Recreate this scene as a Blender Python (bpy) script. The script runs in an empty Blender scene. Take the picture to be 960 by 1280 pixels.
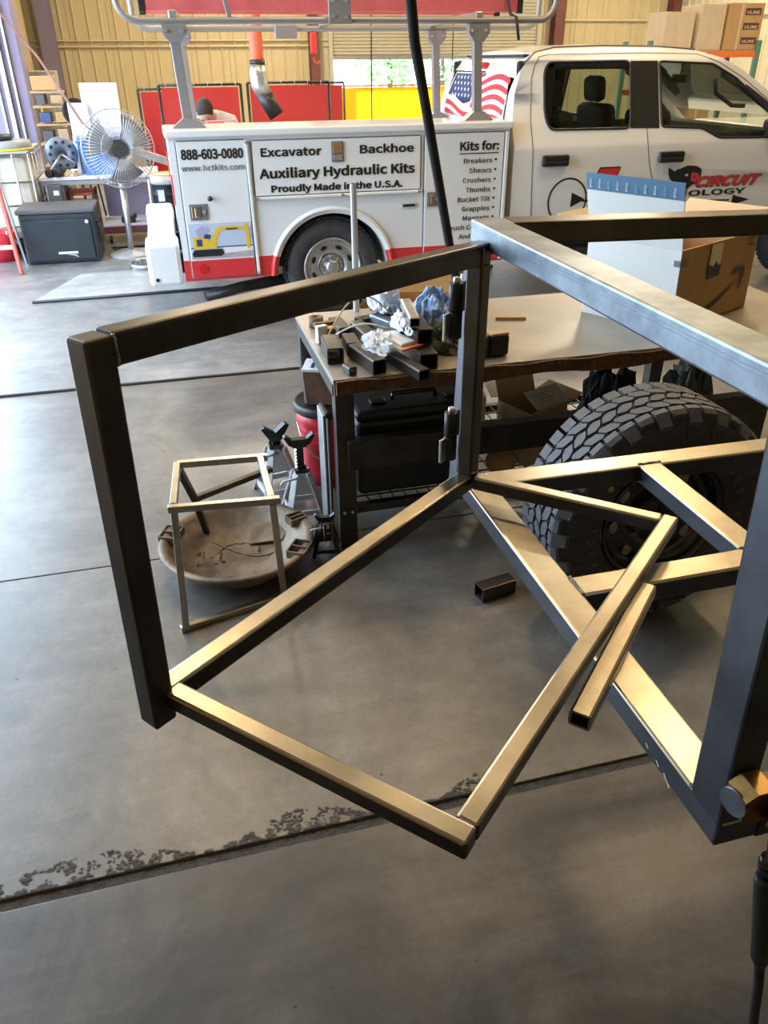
import bpy, bmesh, math, random
from mathutils import Vector, Matrix, Euler, geometry
random.seed(7)
sc = bpy.context.scene
C = sc.collection
PI = math.pi
# ---------------------------------------------------------------- camera
cd = bpy.data.cameras.new('camera')
cam = bpy.data.objects.new('camera', cd)
C.objects.link(cam)
RT = Vector((0.96700183, -0.25465845, -0.00751904))
DN = Vector((-0.13552119, -0.48916841, -0.86159635))
FW = Vector((0.21573471, 0.83418424, -0.50753836))
M = Matrix((RT, -DN, -FW)).transposed().to_4x4()
M.translation = Vector((0, 0, 1.9))
cam.matrix_world = M
cd.sensor_fit = 'HORIZONTAL'
cd.sensor_width = 36
cd.lens = 36 * 961 / 960
cd.clip_start = 0.02
cd.clip_end = 300
sc.camera = cam
# ---------------------------------------------------------------- light
w = bpy.data.worlds.new('sky')
sc.world = w
w.use_nodes = True
bg = w.node_tree.nodes['Background']
bg.inputs[0].default_value = (0.62, 0.80, 1.0, 1)
bg.inputs[1].default_value = 9.0
def lamp(name, kind, loc, rot, energy, color, size=None, size_y=None, portal=False, angle=None, spot=None):
    l = bpy.data.lights.new(name, kind)
    l.energy = energy
    l.color = color
    if kind == 'AREA':
        l.shape = 'RECTANGLE'; l.size = size; l.size_y = size_y or size
        if portal: l.cycles.is_portal = True
    if angle is not None: l.angle = angle
    o = bpy.data.objects.new(name, l)
    C.objects.link(o)
    o.location = loc; o.rotation_euler = rot
    return o
# portals that only guide sampling of the sky through the open doors
lamp('portal_left', 'AREA', (-2.75, 7.9, 2.3), (0, -PI/2, 0), 1, (1, 1, 1), 4.6, 10.2, portal=True)
lamp('portal_back', 'AREA', (7.2, 22.1, 1.0), (-PI/2, 0, 0), 1, (1, 1, 1), 5.4, 1.9, portal=True)
sun = lamp('sun', 'SUN', (6, 30, 10), (0, 0, 0), 9, (1.0, 0.9, 0.72), angle=0.02)
sun.rotation_euler = Vector((-0.12, -1, -0.10)).to_track_quat('-Z', 'Y').to_euler()
# warm high-bay lamps; the stronger ones are added, unseen, to brighten the back (fixtures are built further down)
BAYS = [(3.9, 4.1, 75), (-0.6, 6.3, 75), (5.8, 7.4, 80), (2.0, 6.0, 75), (0.5, 13.0, 260), (6.5, 11.0, 260), (2.5, 18.0, 300), (11.0, 17.5, 300), (11.5, 9.0, 240)]
for x, y, e in BAYS:
    lamp('high_bay_light', 'AREA', (x, y, 5.55), (0, 0, 0), e, (1.0, 0.70, 0.36) if e < 100 else (1.0, 0.86, 0.64), 0.62)
vs = sc.view_settings
vs.view_transform = 'Standard'
try: vs.look = 'None'
except Exception: pass
vs.gamma = 1
vs.use_curve_mapping = False
vs.exposure = 0.15

# ---------------------------------------------------------------- materials
def mat(name, col, rough=0.5, metal=0.0, col2=None, scale=6.0, bump=0.0, bscale=None, trans=0.0, coat=0.0,
        emit=None, estr=0.0, ior=None, rvar=0.0, alpha=None, stretch=None, detail=6, spec=None):
    m = bpy.data.materials.new(name)
    m.use_nodes = True
    nt = m.node_tree
    b = nt.nodes['Principled BSDF']
    b.inputs['Base Color'].default_value = (*col, 1)
    b.inputs['Roughness'].default_value = rough
    b.inputs['Metallic'].default_value = metal
    if trans: b.inputs['Transmission Weight'].default_value = trans
    if coat: b.inputs['Coat Weight'].default_value = coat
    if spec is not None: b.inputs['Specular IOR Level'].default_value = spec
    if ior: b.inputs['IOR'].default_value = ior
    if alpha is not None: b.inputs['Alpha'].default_value = alpha
    if emit:
        b.inputs['Emission Color'].default_value = (*emit, 1)
        b.inputs['Emission Strength'].default_value = estr
    if col2 or bump or rvar:
        tc = nt.nodes.new('ShaderNodeTexCoord')
        mp = nt.nodes.new('ShaderNodeMapping')
        nt.links.new(tc.outputs['Object'], mp.inputs['Vector'])
        if stretch: mp.inputs['Scale'].default_value = stretch
        n = nt.nodes.new('ShaderNodeTexNoise')
        n.inputs['Scale'].default_value = scale
        n.inputs['Detail'].default_value = detail
        n.inputs['Roughness'].default_value = 0.62
        nt.links.new(mp.outputs[0], n.inputs['Vector'])
        if col2:
            r = nt.nodes.new('ShaderNodeValToRGB')
            r.color_ramp.elements[0].position = 0.33
            r.color_ramp.elements[1].position = 0.68
            r.color_ramp.elements[0].color = (*col, 1)
            r.color_ramp.elements[1].color = (*col2, 1)
            nt.links.new(n.outputs['Fac'], r.inputs[0])
            nt.links.new(r.outputs[0], b.inputs['Base Color'])
        if rvar:
            mr = nt.nodes.new('ShaderNodeMapRange')
            mr.inputs['From Min'].default_value = 0.3
            mr.inputs['From Max'].default_value = 0.7
            mr.inputs['To Min'].default_value = max(0.03, rough - rvar)
            mr.inputs['To Max'].default_value = min(1, rough + rvar)
            nt.links.new(n.outputs['Fac'], mr.inputs['Value'])
            nt.links.new(mr.outputs[0], b.inputs['Roughness'])
        if bump:
            n2 = nt.nodes.new('ShaderNodeTexNoise')
            n2.inputs['Scale'].default_value = bscale or scale * 4
            n2.inputs['Detail'].default_value = 4
            nt.links.new(mp.outputs[0], n2.inputs['Vector'])
            bp = nt.nodes.new('ShaderNodeBump')
            bp.inputs['Strength'].default_value = bump
            bp.inputs['Distance'].default_value = 0.02
            nt.links.new(n2.outputs['Fac'], bp.inputs['Height'])
            nt.links.new(bp.outputs[0], b.inputs['Normal'])
    return m

def concrete(name, a, b_, dark, rough, rv, seed=0.0, stain=0.5, streak=0.5):
    """sealed shop concrete: cloudy tone, fine speckle, darker stains, uneven sheen"""
    m = bpy.data.materials.new(name); m.use_nodes = True
    nt = m.node_tree; N = nt.nodes.new; L = nt.links.new
    p = nt.nodes['Principled BSDF']
    tc = N('ShaderNodeTexCoord'); mp = N('ShaderNodeMapping'); mp.inputs['Location'].default_value = (seed, seed * 2, 0)
    L(tc.outputs['Object'], mp.inputs['Vector'])
    def noise(s, d, r=0.6, dist=0.0):
        n = N('ShaderNodeTexNoise'); n.inputs['Scale'].default_value = s; n.inputs['Detail'].default_value = d
        n.inputs['Roughness'].default_value = r; n.inputs['Distortion'].default_value = dist
        L(mp.outputs[0], n.inputs['Vector']); return n
    def ramp(src, p0, p1, c0, c1):
        r = N('ShaderNodeValToRGB'); r.color_ramp.elements[0].position = p0; r.color_ramp.elements[1].position = p1
        r.color_ramp.elements[0].color = (*c0, 1); r.color_ramp.elements[1].color = (*c1, 1)
        L(src, r.inputs[0]); return r
    st = N('ShaderNodeMapping'); st.inputs['Scale'].default_value = (0.35, 5.0, 1.0); st.inputs['Rotation'].default_value = (0, 0, 0.03)
    L(tc.outputs['Object'], st.inputs['Vector'])
    n5 = N('ShaderNodeTexNoise'); n5.inputs['Scale'].default_value = 2.2; n5.inputs['Detail'].default_value = 9; n5.inputs['Roughness'].default_value = 0.7
    L(st.outputs[0], n5.inputs['Vector'])
    n1 = noise(1.5, 9, 0.68, 0.9); n2 = noise(7.0, 9, 0.74, 0.4); n3 = noise(90, 3, 0.5); n4 = noise(2.3, 10, 0.75, 1.3)
    c1 = ramp(n1.outputs['Fac'], 0.38, 0.62, a, b_)
    c2 = ramp(n2.outputs['Fac'], 0.35, 0.7, (0.66, 0.66, 0.66), (1.2, 1.2, 1.2))
    mx = N('ShaderNodeMix'); mx.data_type = 'RGBA'; mx.blend_type = 'MULTIPLY'; mx.inputs[0].default_value = 0.8
    L(c1.outputs[0], mx.inputs[6]); L(c2.outputs[0], mx.inputs[7])
    c4 = ramp(n4.outputs['Fac'], 0.54, 0.72, (0, 0, 0), (1, 1, 1))
    ml = N('ShaderNodeMath'); ml.operation = 'MULTIPLY'; ml.inputs[1].default_value = stain
    L(c4.outputs[0], ml.inputs[0])
    mx2 = N('ShaderNodeMix'); mx2.data_type = 'RGBA'; L(ml.outputs[0], mx2.inputs[0])
    c5 = ramp(n5.outputs['Fac'], 0.36, 0.66, (0.70, 0.70, 0.70), (1.22, 1.22, 1.22))
    mx5 = N('ShaderNodeMix'); mx5.data_type = 'RGBA'; mx5.blend_type = 'MULTIPLY'; mx5.inputs[0].default_value = streak
    L(mx.outputs[2], mx5.inputs[6]); L(c5.outputs[0], mx5.inputs[7])
    L(mx5.outputs[2], mx2.inputs[6]); mx2.inputs[7].default_value = (*dark, 1)
    c3 = ramp(n3.outputs['Fac'], 0.3, 0.75, (0.86, 0.86, 0.86), (1.1, 1.1, 1.1))
    mx3 = N('ShaderNodeMix'); mx3.data_type = 'RGBA'; mx3.blend_type = 'MULTIPLY'; mx3.inputs[0].default_value = 0.7
    L(mx2.outputs[2], mx3.inputs[6]); L(c3.outputs[0], mx3.inputs[7])
    L(mx3.outputs[2], p.inputs['Base Color'])
    mr = N('ShaderNodeMapRange'); mr.inputs['From Min'].default_value = 0.3; mr.inputs['From Max'].default_value = 0.7
    mr.inputs['To Min'].default_value = rough - rv; mr.inputs['To Max'].default_value = rough + rv
    L(n4.outputs['Fac'], mr.inputs['Value']); L(mr.outputs[0], p.inputs['Roughness'])
    bp = N('ShaderNodeBump'); bp.inputs['Strength'].default_value = 0.12; bp.inputs['Distance'].default_value = 0.01
    L(n2.outputs['Fac'], bp.inputs['Height']); L(bp.outputs[0], p.inputs['Normal'])
    p.inputs['Coat Weight'].default_value = 0.55; p.inputs['Coat Roughness'].default_value = 0.33
    return m

def sheer(name, col, tr=0.6):
    """translucent vinyl sheet"""
    m = bpy.data.materials.new(name); m.use_nodes = True
    nt = m.node_tree; nt.nodes.remove(nt.nodes['Principled BSDF'])
    d = nt.nodes.new('ShaderNodeBsdfDiffuse'); t = nt.nodes.new('ShaderNodeBsdfTranslucent')
    g = nt.nodes.new('ShaderNodeBsdfGlossy'); g.inputs['Roughness'].default_value = 0.25
    d.inputs[0].default_value = (*col, 1); t.inputs[0].default_value = (*col, 1)
    a = nt.nodes.new('ShaderNodeMixShader'); a.inputs[0].default_value = tr
    b = nt.nodes.new('ShaderNodeMixShader'); b.inputs[0].default_value = 0.06
    nt.links.new(d.outputs[0], a.inputs[1]); nt.links.new(t.outputs[0], a.inputs[2])
    nt.links.new(a.outputs[0], b.inputs[1]); nt.links.new(g.outputs[0], b.inputs[2])
    nt.links.new(b.outputs[0], nt.nodes['Material Output'].inputs[0])
    return m

def glassmat(name, col=(0.9, 0.95, 0.95), rough=0.0, refl=0.12):
    m = bpy.data.materials.new(name); m.use_nodes = True
    nt = m.node_tree; nt.nodes.remove(nt.nodes['Principled BSDF'])
    t = nt.nodes.new('ShaderNodeBsdfTransparent'); t.inputs[0].default_value = (*col, 1)
    g = nt.nodes.new('ShaderNodeBsdfGlossy'); g.inputs['Roughness'].default_value = rough
    f = nt.nodes.new('ShaderNodeFresnel'); f.inputs[0].default_value = 1.45
    a = nt.nodes.new('ShaderNodeMixShader')
    nt.links.new(f.outputs[0], a.inputs[0])
    nt.links.new(t.outputs[0], a.inputs[1]); nt.links.new(g.outputs[0], a.inputs[2])
    nt.links.new(a.outputs[0], nt.nodes['Material Output'].inputs[0])
    return m

MT = dict(
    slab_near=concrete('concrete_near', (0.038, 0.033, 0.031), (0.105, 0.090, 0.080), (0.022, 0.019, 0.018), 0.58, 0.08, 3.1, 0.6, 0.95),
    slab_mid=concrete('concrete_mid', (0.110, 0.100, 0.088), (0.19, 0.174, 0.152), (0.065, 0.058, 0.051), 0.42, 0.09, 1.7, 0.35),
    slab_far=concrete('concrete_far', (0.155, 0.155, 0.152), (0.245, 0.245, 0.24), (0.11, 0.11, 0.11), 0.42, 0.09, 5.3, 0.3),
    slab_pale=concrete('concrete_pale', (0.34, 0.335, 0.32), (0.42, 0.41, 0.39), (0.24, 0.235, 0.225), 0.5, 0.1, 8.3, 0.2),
    joint=mat('joint_filler', (0.05, 0.042, 0.037), 0.9, col2=(0.09, 0.08, 0.07), scale=30, bump=0.5),
    grime=mat('dried_grime', (0.055, 0.047, 0.04), 0.95, col2=(0.11, 0.094, 0.08), scale=40),
    steel=mat('mill_steel', (0.060, 0.053, 0.048), 0.35, 0.85, col2=(0.115, 0.103, 0.093), scale=5),
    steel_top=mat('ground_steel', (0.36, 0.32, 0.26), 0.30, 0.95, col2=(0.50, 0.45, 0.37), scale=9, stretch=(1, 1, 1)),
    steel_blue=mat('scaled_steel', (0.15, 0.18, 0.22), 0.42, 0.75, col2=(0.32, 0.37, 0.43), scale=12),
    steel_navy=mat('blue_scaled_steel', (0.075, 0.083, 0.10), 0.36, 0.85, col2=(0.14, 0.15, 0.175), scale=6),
    steel_in=mat('tube_bore', (0.02, 0.018, 0.016), 0.8, 0.3),
    weld=mat('weld_bead', (0.16, 0.14, 0.12), 0.35, 0.9, col2=(0.34, 0.3, 0.24), scale=60, bump=0.6),
    yellow_wall=mat('yellow_wall_paint', (0.62, 0.50, 0.27), 0.45, col2=(0.70, 0.58, 0.33), scale=1.2, bump=0.02),
    yellow_right=mat('pale_yellow_wall_paint', (0.66, 0.57, 0.36), 0.45, col2=(0.74, 0.65, 0.43), scale=1.2),
    purple=mat('purple_primer', (0.22, 0.18, 0.27), 0.5, col2=(0.28, 0.23, 0.33), scale=2),
    redcol=mat('red_primer', (0.14, 0.045, 0.035), 0.55, col2=(0.2, 0.07, 0.05), scale=4),
    ceiling=mat('roof_liner', (0.60, 0.50, 0.30), 0.7, col2=(0.66, 0.56, 0.34), scale=1),
    white=mat('white_truck_paint', (0.78, 0.78, 0.78), 0.28, coat=0.6),
    white2=mat('white_plastic', (0.80, 0.80, 0.80), 0.4),
    offw=mat('off_white_board', (0.78, 0.77, 0.80), 0.5, col2=(0.68, 0.64, 0.74), scale=1.5),
    red=mat('red_paint', (0.62, 0.035, 0.04), 0.3, coat=0.4),
    redf=mat('red_fibreglass', (0.55, 0.10, 0.11), 0.5, col2=(0.62, 0.15, 0.16), scale=5),
    redplastic=mat('red_bucket_plastic', (0.55, 0.02, 0.035), 0.35),
    redcurt=sheer('red_welding_curtain', (0.52, 0.035, 0.03), 0.3),
    yelcurt=sheer('yellow_welding_curtain', (0.98, 0.62, 0.01), 0.75),
    orange=mat('orange_hose', (0.75, 0.16, 0.07), 0.55, col2=(0.62, 0.12, 0.05), scale=12),
    orangepaint=mat('orange_paint', (0.80, 0.16, 0.03), 0.4),
    black=mat('black_plastic', (0.018, 0.018, 0.019), 0.42),
    blackgloss=mat('black_gloss', (0.012, 0.012, 0.014), 0.16, coat=0.5),
    blackmet=mat('black_metal', (0.03, 0.028, 0.028), 0.4, 0.6, col2=(0.06, 0.055, 0.05), scale=10),
    blackcloth=mat('black_cloth', (0.012, 0.011, 0.012), 0.95, col2=(0.03, 0.028, 0.03), scale=30, bump=0.5),
    webbing=mat('black_webbing', (0.02, 0.017, 0.018), 0.85),
    rubber=mat('tyre_rubber', (0.035, 0.035, 0.037), 0.62, col2=(0.055, 0.055, 0.058), scale=14, bump=0.12),
    tread=mat('tyre_tread_rubber', (0.075, 0.078, 0.085), 0.58, col2=(0.11, 0.113, 0.12), scale=18, bump=0.2),
    sidewall=mat('tyre_sidewall_rubber', (0.035, 0.030, 0.027), 0.55, col2=(0.055, 0.047, 0.04), scale=7),
    letters=mat('raised_letter_rubber', (0.14, 0.125, 0.11), 0.6),
    chrome=mat('chrome', (0.75, 0.75, 0.76), 0.15, 1.0),
    alu=mat('aluminium', (0.55, 0.56, 0.57), 0.35, 0.9, col2=(0.66, 0.67, 0.68), scale=10),
    galv=mat('galvanised_steel', (0.45, 0.46, 0.47), 0.35, 0.9, col2=(0.6, 0.61, 0.62), scale=20),
    rackgrey=mat('grey_rack_paint', (0.27, 0.26, 0.26), 0.4, 0.3),
    grey=mat('grey_paint', (0.30, 0.30, 0.31), 0.45),
    greyl=mat('light_grey_paint', (0.50, 0.50, 0.51), 0.4, coat=0.3),
    brass=mat('brass', (0.40, 0.26, 0.09), 0.32, 1.0, col2=(0.26, 0.16, 0.06), scale=30),
    copper=mat('copper', (0.55, 0.25, 0.10), 0.32, 1.0, col2=(0.38, 0.16, 0.07), scale=30),
    zinc=mat('zinc_plate', (0.62, 0.52, 0.32), 0.3, 1.0),
    tabletop=mat('table_plate', (0.30, 0.27, 0.23), 0.42, 0.35, col2=(0.38, 0.345, 0.30), scale=3, bump=0.01),
    rust=mat('rusty_edge', (0.085, 0.038, 0.018), 0.75, 0.2, col2=(0.18, 0.09, 0.045), scale=22, bump=0.7),
    tabmet=mat('table_frame_steel', (0.05, 0.046, 0.043), 0.42, 0.7, col2=(0.085, 0.078, 0.07), scale=8),
    card=mat('brown_cardboard', (0.47, 0.27, 0.105), 0.75, col2=(0.53, 0.315, 0.13), scale=3),
    cardl=mat('pale_cardboard', (0.58, 0.43, 0.27), 0.75, col2=(0.64, 0.49, 0.32), scale=4),
    cardw=mat('white_carton', (0.68, 0.67, 0.64), 0.6, col2=(0.74, 0.73, 0.70), scale=3),
    paper=mat('white_paper', (0.78, 0.78, 0.78), 0.6, col2=(0.7, 0.7, 0.72), scale=12),
    tapeblue=mat('blue_tape', (0.10, 0.20, 0.30), 0.35),
    ltblue=mat('light_blue_print', (0.10, 0.45, 0.70), 0.5),
    ink=mat('black_print', (0.012, 0.012, 0.013), 0.5),
    inkg=mat('grey_print', (0.16, 0.16, 0.17), 0.5),
    film=mat('clear_film', (0.80, 0.84, 0.90), 0.18, alpha=0.55, bump=0.5, scale=10),
    filmw=mat('milky_plastic_bag', (0.80, 0.83, 0.88), 0.3, col2=(0.6, 0.66, 0.75), scale=14, bump=0.6),
    blueb=mat('blue_plastic_bag', (0.10, 0.25, 0.52), 0.35, col2=(0.35, 0.48, 0.68), scale=16, bump=0.6),
    bluebin=mat('blue_bin_plastic', (0.07, 0.20, 0.48), 0.4),
    olive=mat('olive_cloth', (0.10, 0.11, 0.085), 0.9, col2=(0.17, 0.18, 0.14), scale=20, bump=0.4),
    wood=mat('plywood', (0.38, 0.24, 0.12), 0.7, col2=(0.48, 0.32, 0.18), scale=5, stretch=(1, 6, 1)),
    darkwood=mat('stained_timber', (0.10, 0.055, 0.03), 0.6, col2=(0.2, 0.11, 0.06), scale=8, stretch=(1, 6, 1)),
    poly=mat('milky_tank_plastic', (0.62, 0.60, 0.50), 0.4, col2=(0.7, 0.69, 0.6), scale=2),
    dish=mat('weathered_cast_dish', (0.075, 0.05, 0.028), 0.5, 0.3, col2=(0.25, 0.19, 0.13), scale=6, bump=0.2),
    mud=mat('dried_mud', (0.10, 0.07, 0.045), 0.85, col2=(0.2, 0.14, 0.09), scale=30, bump=0.6),
    glass=glassmat('window_glass', (0.62, 0.68, 0.64)),
    screen=mat('dark_glass', (0.02, 0.02, 0.02), 0.1),
    interior=mat('black_cab_interior', (0.02, 0.019, 0.019), 0.75, col2=(0.035, 0.033, 0.033), scale=8),
    dash=mat('olive_dashboard', (0.10, 0.095, 0.07), 0.7),
    shirt=mat('white_shirt', (0.68, 0.68, 0.66), 0.8, bump=0.2, scale=10),
    jeans=mat('dark_trousers', (0.04, 0.045, 0.07), 0.85),
    skin=mat('skin', (0.50, 0.29, 0.20), 0.5),
    hair=mat('dark_brown_hair', (0.035, 0.022, 0.015), 0.7, bump=0.6, scale=40),
    leaf=mat('foliage', (0.20, 0.34, 0.12), 0.6, col2=(0.36, 0.50, 0.24), scale=3),
    bark=mat('bark', (0.12, 0.08, 0.05), 0.9),
    ground=mat('pale_yard', (0.50, 0.48, 0.44), 0.9, col2=(0.58, 0.56, 0.52), scale=0.5),
    doorslat=mat('cream_door_slats', (0.58, 0.53, 0.38), 0.5),
    sky_p=mat('print_sky', (0.50, 0.56, 0.70), 0.4),
    snow_p=mat('print_ground', (0.36, 0.28, 0.31), 0.4, col2=(0.5, 0.44, 0.46), scale=9),
    yellow=mat('print_yellow', (0.75, 0.48, 0.04), 0.4),
    yellowp=mat('yellow_paint', (0.80, 0.62, 0.04), 0.45),
    navy=mat('print_navy', (0.03, 0.06, 0.17), 0.4),
    flagred=mat('print_flag_red', (0.55, 0.05, 0.07), 0.4),
    redlamp=mat('red_lamp_lens', (0.55, 0.01, 0.01), 0.15, coat=0.5),
    lampglow=mat('lamp_glow', (1, 1, 1), 0.5, emit=(1.0, 0.82, 0.55), estr=9),
    pinkbox=mat('pink_red_box', (0.72, 0.12, 0.16), 0.5),
    greenp=mat('green_paint', (0.10, 0.22, 0.13), 0.5),
    navyblack=mat('blue_black_paint', (0.010, 0.014, 0.020), 0.45, col2=(0.016, 0.022, 0.03), scale=4),
    darkgrey=mat('dark_grey_paint', (0.08, 0.075, 0.08), 0.5),
    orangered=mat('orange_red_paint', (0.72, 0.13, 0.09), 0.45),
    lav=mat('lavender_panel', (0.36, 0.35, 0.50), 0.5, col2=(0.44, 0.43, 0.58), scale=3),
    steelblue2=mat('blue_grey_cast', (0.20, 0.25, 0.32), 0.4, 0.5),
    tan=mat('tan_locker_paint', (0.36, 0.31, 0.23), 0.5),
    inkbrown=mat('dark_red_print', (0.10, 0.035, 0.03), 0.6),
    teal=mat('teal_print', (0.03, 0.25, 0.28), 0.5),
)

# ---------------------------------------------------------------- geometry helpers
def frame(d):
    d = Vector(d).normalized()
    up = Vector((0, 0, 1)) if abs(d.z) < 0.95 else Vector((0, 1, 0))
    s = d.cross(up).normalized()
    return d, s, s.cross(d).normalized()

class MB:
    def __init__(s): s.bm = bmesh.new()
    def _m(s, f, mi):
        for x in f: x.material_index = mi
    def box(s, c, d, rz=0, rx=0, ry=0, bev=0, mi=0):
        m = Matrix.Translation(c) @ Euler((rx, ry, rz)).to_matrix().to_4x4() @ Matrix.Diagonal((*d, 1))
        r = bmesh.ops.create_cube(s.bm, size=1, matrix=m)
        fs = {f for v in r['verts'] for f in v.link_faces}
        s._m(fs, mi)
        if bev:
            es = {e for v in r['verts'] for e in v.link_edges}
            q = bmesh.ops.bevel(s.bm, geom=list(es), offset=bev, segments=2, affect='EDGES', profile=0.5)
            s._m(q['faces'], mi)
        return s
    def bar(s, p0, p1, wd, ht, up=None, bev=0, mi=0):
        """box section from p0 to p1; wd sideways, ht along up"""
        p0, p1 = Vector(p0), Vector(p1)
        d = (p1 - p0); L = d.length; d.normalize()
        u = Vector(up) if up else (Vector((0, 0, 1)) if abs(d.z) < 0.95 else Vector((0, 1, 0)))
        sd = d.cross(u).normalized(); u = sd.cross(d).normalized()
        m = Matrix((sd * wd, d * L, u * ht)).transposed().to_4x4(); m.translation = (p0 + p1) / 2
        r = bmesh.ops.create_cube(s.bm, size=1, matrix=m)
        fs = {f for v in r['verts'] for f in v.link_faces}; s._m(fs, mi)
        if bev:
            es = {e for v in r['verts'] for e in v.link_edges}
            q = bmesh.ops.bevel(s.bm, geom=list(es), offset=bev, segments=2, affect='EDGES', profile=0.5)
            s._m(q['faces'], mi)
        return s
    def hollow(s, p0, p1, wd, ht, t=0.004, up=None, mi=0, mi_in=None, r=0.006):
        """open square tube with rounded corners and a bore you can see into"""
        p0, p1 = Vector(p0), Vector(p1)
        d = (p1 - p0).normalized()
        u = Vector(up) if up else (Vector((0, 0, 1)) if abs(d.z) < 0.95 else Vector((0, 1, 0)))
        sd = d.cross(u).normalized(); u = sd.cross(d).normalized()
        def ring(p, a, b, rr):
            out = []
            for cx, cy, a0 in ((a - rr, b - rr, 0), (-a + rr, b - rr, 90), (-a + rr, -b + rr, 180), (a - rr, -b + rr, 270)):
                for k in (0, 45, 90):
                    an = math.radians(a0 + k)
                    out.append(s.bm.verts.new(p + sd * (cx + rr * math.cos(an)) + u * (cy + rr * math.sin(an))))
            return out
        R = [ring(p0, wd/2, ht/2, r), ring(p1, wd/2, ht/2, r), ring(p1, wd/2 - t, ht/2 - t, max(r - t, .001)), ring(p0, wd/2 - t, ht/2 - t, max(r - t, .001))]
        for k in range(4):
            A, B = R[k], R[(k + 1) % 4]
            for i in range(12):
                f = s.bm.faces.new((A[i], A[(i+1) % 12], B[(i+1) % 12], B[i]))
                f.material_index = mi_in if (k == 2 and mi_in is not None) else mi
        return s
    def cyl(s, p0, p1, r, r1=None, n=16, mi=0, caps=True):
        p0, p1 = Vector(p0), Vector(p1)
        r1 = r if r1 is None else r1
        d, a, b = frame(p1 - p0)
        A = [s.bm.verts.new(p0 + (a * math.cos(t) + b * math.sin(t)) * r) for t in [2 * PI * i / n for i in range(n)]]
        B = [s.bm.verts.new(p1 + (a * math.cos(t) + b * math.sin(t)) * r1) for t in [2 * PI * i / n for i in range(n)]]
        for i in range(n):
            f = s.bm.faces.new((A[i], A[(i+1) % n], B[(i+1) % n], B[i])); f.material_index = mi; f.smooth = True
        if caps:
            s.bm.faces.new(A[::-1]).material_index = mi; s.bm.faces.new(B).material_index = mi
        return s
    def tube(s, pts, r, n=8, mi=0, closed=False, radii=None):
        pts = [Vector(p) for p in pts]
        rings = []; N = len(pts); prev = None
        for i, p in enumerate(pts):
            if closed: d = pts[(i+1) % N] - pts[i-1]
            else: d = pts[min(i+1, N-1)] - pts[max(i-1, 0)]
            d.normalize()
            if prev is None: _, a, b = frame(d)
            else:
                a = (prev - d * prev.dot(d)).normalized(); b = a.cross(d)
            prev = a
            rr = radii[i] if radii else r
            rings.append([s.bm.verts.new(p + (a * math.cos(2*PI*k/n) + b * math.sin(2*PI*k/n)) * rr) for k in range(n)])
        for i in range(N if closed else N - 1):
            A, B = rings[i], rings[(i+1) % N]
            for k in range(n):
                f = s.bm.faces.new((A[k], A[(k+1) % n], B[(k+1) % n], B[k])); f.material_index = mi; f.smooth = True
        if not closed:
            s.bm.faces.new(rings[0][::-1]).material_index = mi; s.bm.faces.new(rings[-1]).material_index = mi
        return s
    def lathe(s, prof, c=(0, 0, 0), axis=(0, 0, 1), n=32, mi=0, smooth=True, closed=False):
        """prof = [(radius, height along axis)]"""
        c = Vector(c); d = Vector(axis).normalized(); _, a, b = frame(d)
        rings = []
        for r, h in prof:
            if r < 1e-5: rings.append([s.bm.verts.new(c + d * h)] * n)
            else: rings.append([s.bm.verts.new(c + d * h + (a * math.cos(2*PI*k/n) + b * math.sin(2*PI*k/n)) * r) for k in range(n)])
        m = len(rings)
        for i in range(m if closed else m - 1):
            A, B = rings[i], rings[(i+1) % m]
            for k in range(n):
                vs_ = [A[k], A[(k+1) % n], B[(k+1) % n], B[k]]
                u = []
                for v in vs_:
                    if v not in u: u.append(v)
                if len(u) > 2:
                    try:
                        f = s.bm.faces.new(u); f.material_index = mi; f.smooth = smooth
                    except ValueError: pass
        return s
    def poly(s, pts, mi=0):
        f = s.bm.faces.new([s.bm.verts.new(p) for p in pts]); f.material_index = mi
        return s
    def prism(s, pts, off, mi=0):
        """closed polygon (3D points) extruded by vector off"""
        off = Vector(off)
        A = [s.bm.verts.new(p) for p in pts]; B = [s.bm.verts.new(Vector(p) + off) for p in pts]
        n = len(A)
        s.bm.faces.new(A).material_index = mi; s.bm.faces.new(B[::-1]).material_index = mi
        for i in range(n): s.bm.faces.new((A[i], B[i], B[(i+1) % n], A[(i+1) % n])).material_index = mi
        return s
    def ball(s, c, r, sx=1, sy=1, sz=1, mi=0, n=16, rz=0):
        m = Matrix.Translation(c) @ Matrix.Rotation(rz, 4, 'Z') @ Matrix.Diagonal((r*sx, r*sy, r*sz, 1))
        q = bmesh.ops.create_uvsphere(s.bm, u_segments=n, v_segments=max(6, n//2), radius=1, matrix=m)
        for v in q['verts']:
            for f in v.link_faces: f.smooth = True; f.material_index = mi
        return s
    def grid(s, fn, nu, nv, mi=0, smooth=True):
        V = [[s.bm.verts.new(fn(i / nu, j / nv)) for j in range(nv + 1)] for i in range(nu + 1)]
        for i in range(nu):
            for j in range(nv):
                f = s.bm.faces.new((V[i][j], V[i+1][j], V[i+1][j+1], V[i][j+1])); f.material_index = mi; f.smooth = smooth
        return s
    def jitter(s, a, sc_=6.0):
        from mathutils import noise
        for v in s.bm.verts:
            v.co += noise.noise_vector(v.co * sc_) * a
        return s
    def solid(s, t):
        bmesh.ops.recalc_face_normals(s.bm, faces=s.bm.faces)
        bmesh.ops.solidify(s.bm, geom=s.bm.faces[:], thickness=t)
        return s

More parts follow.
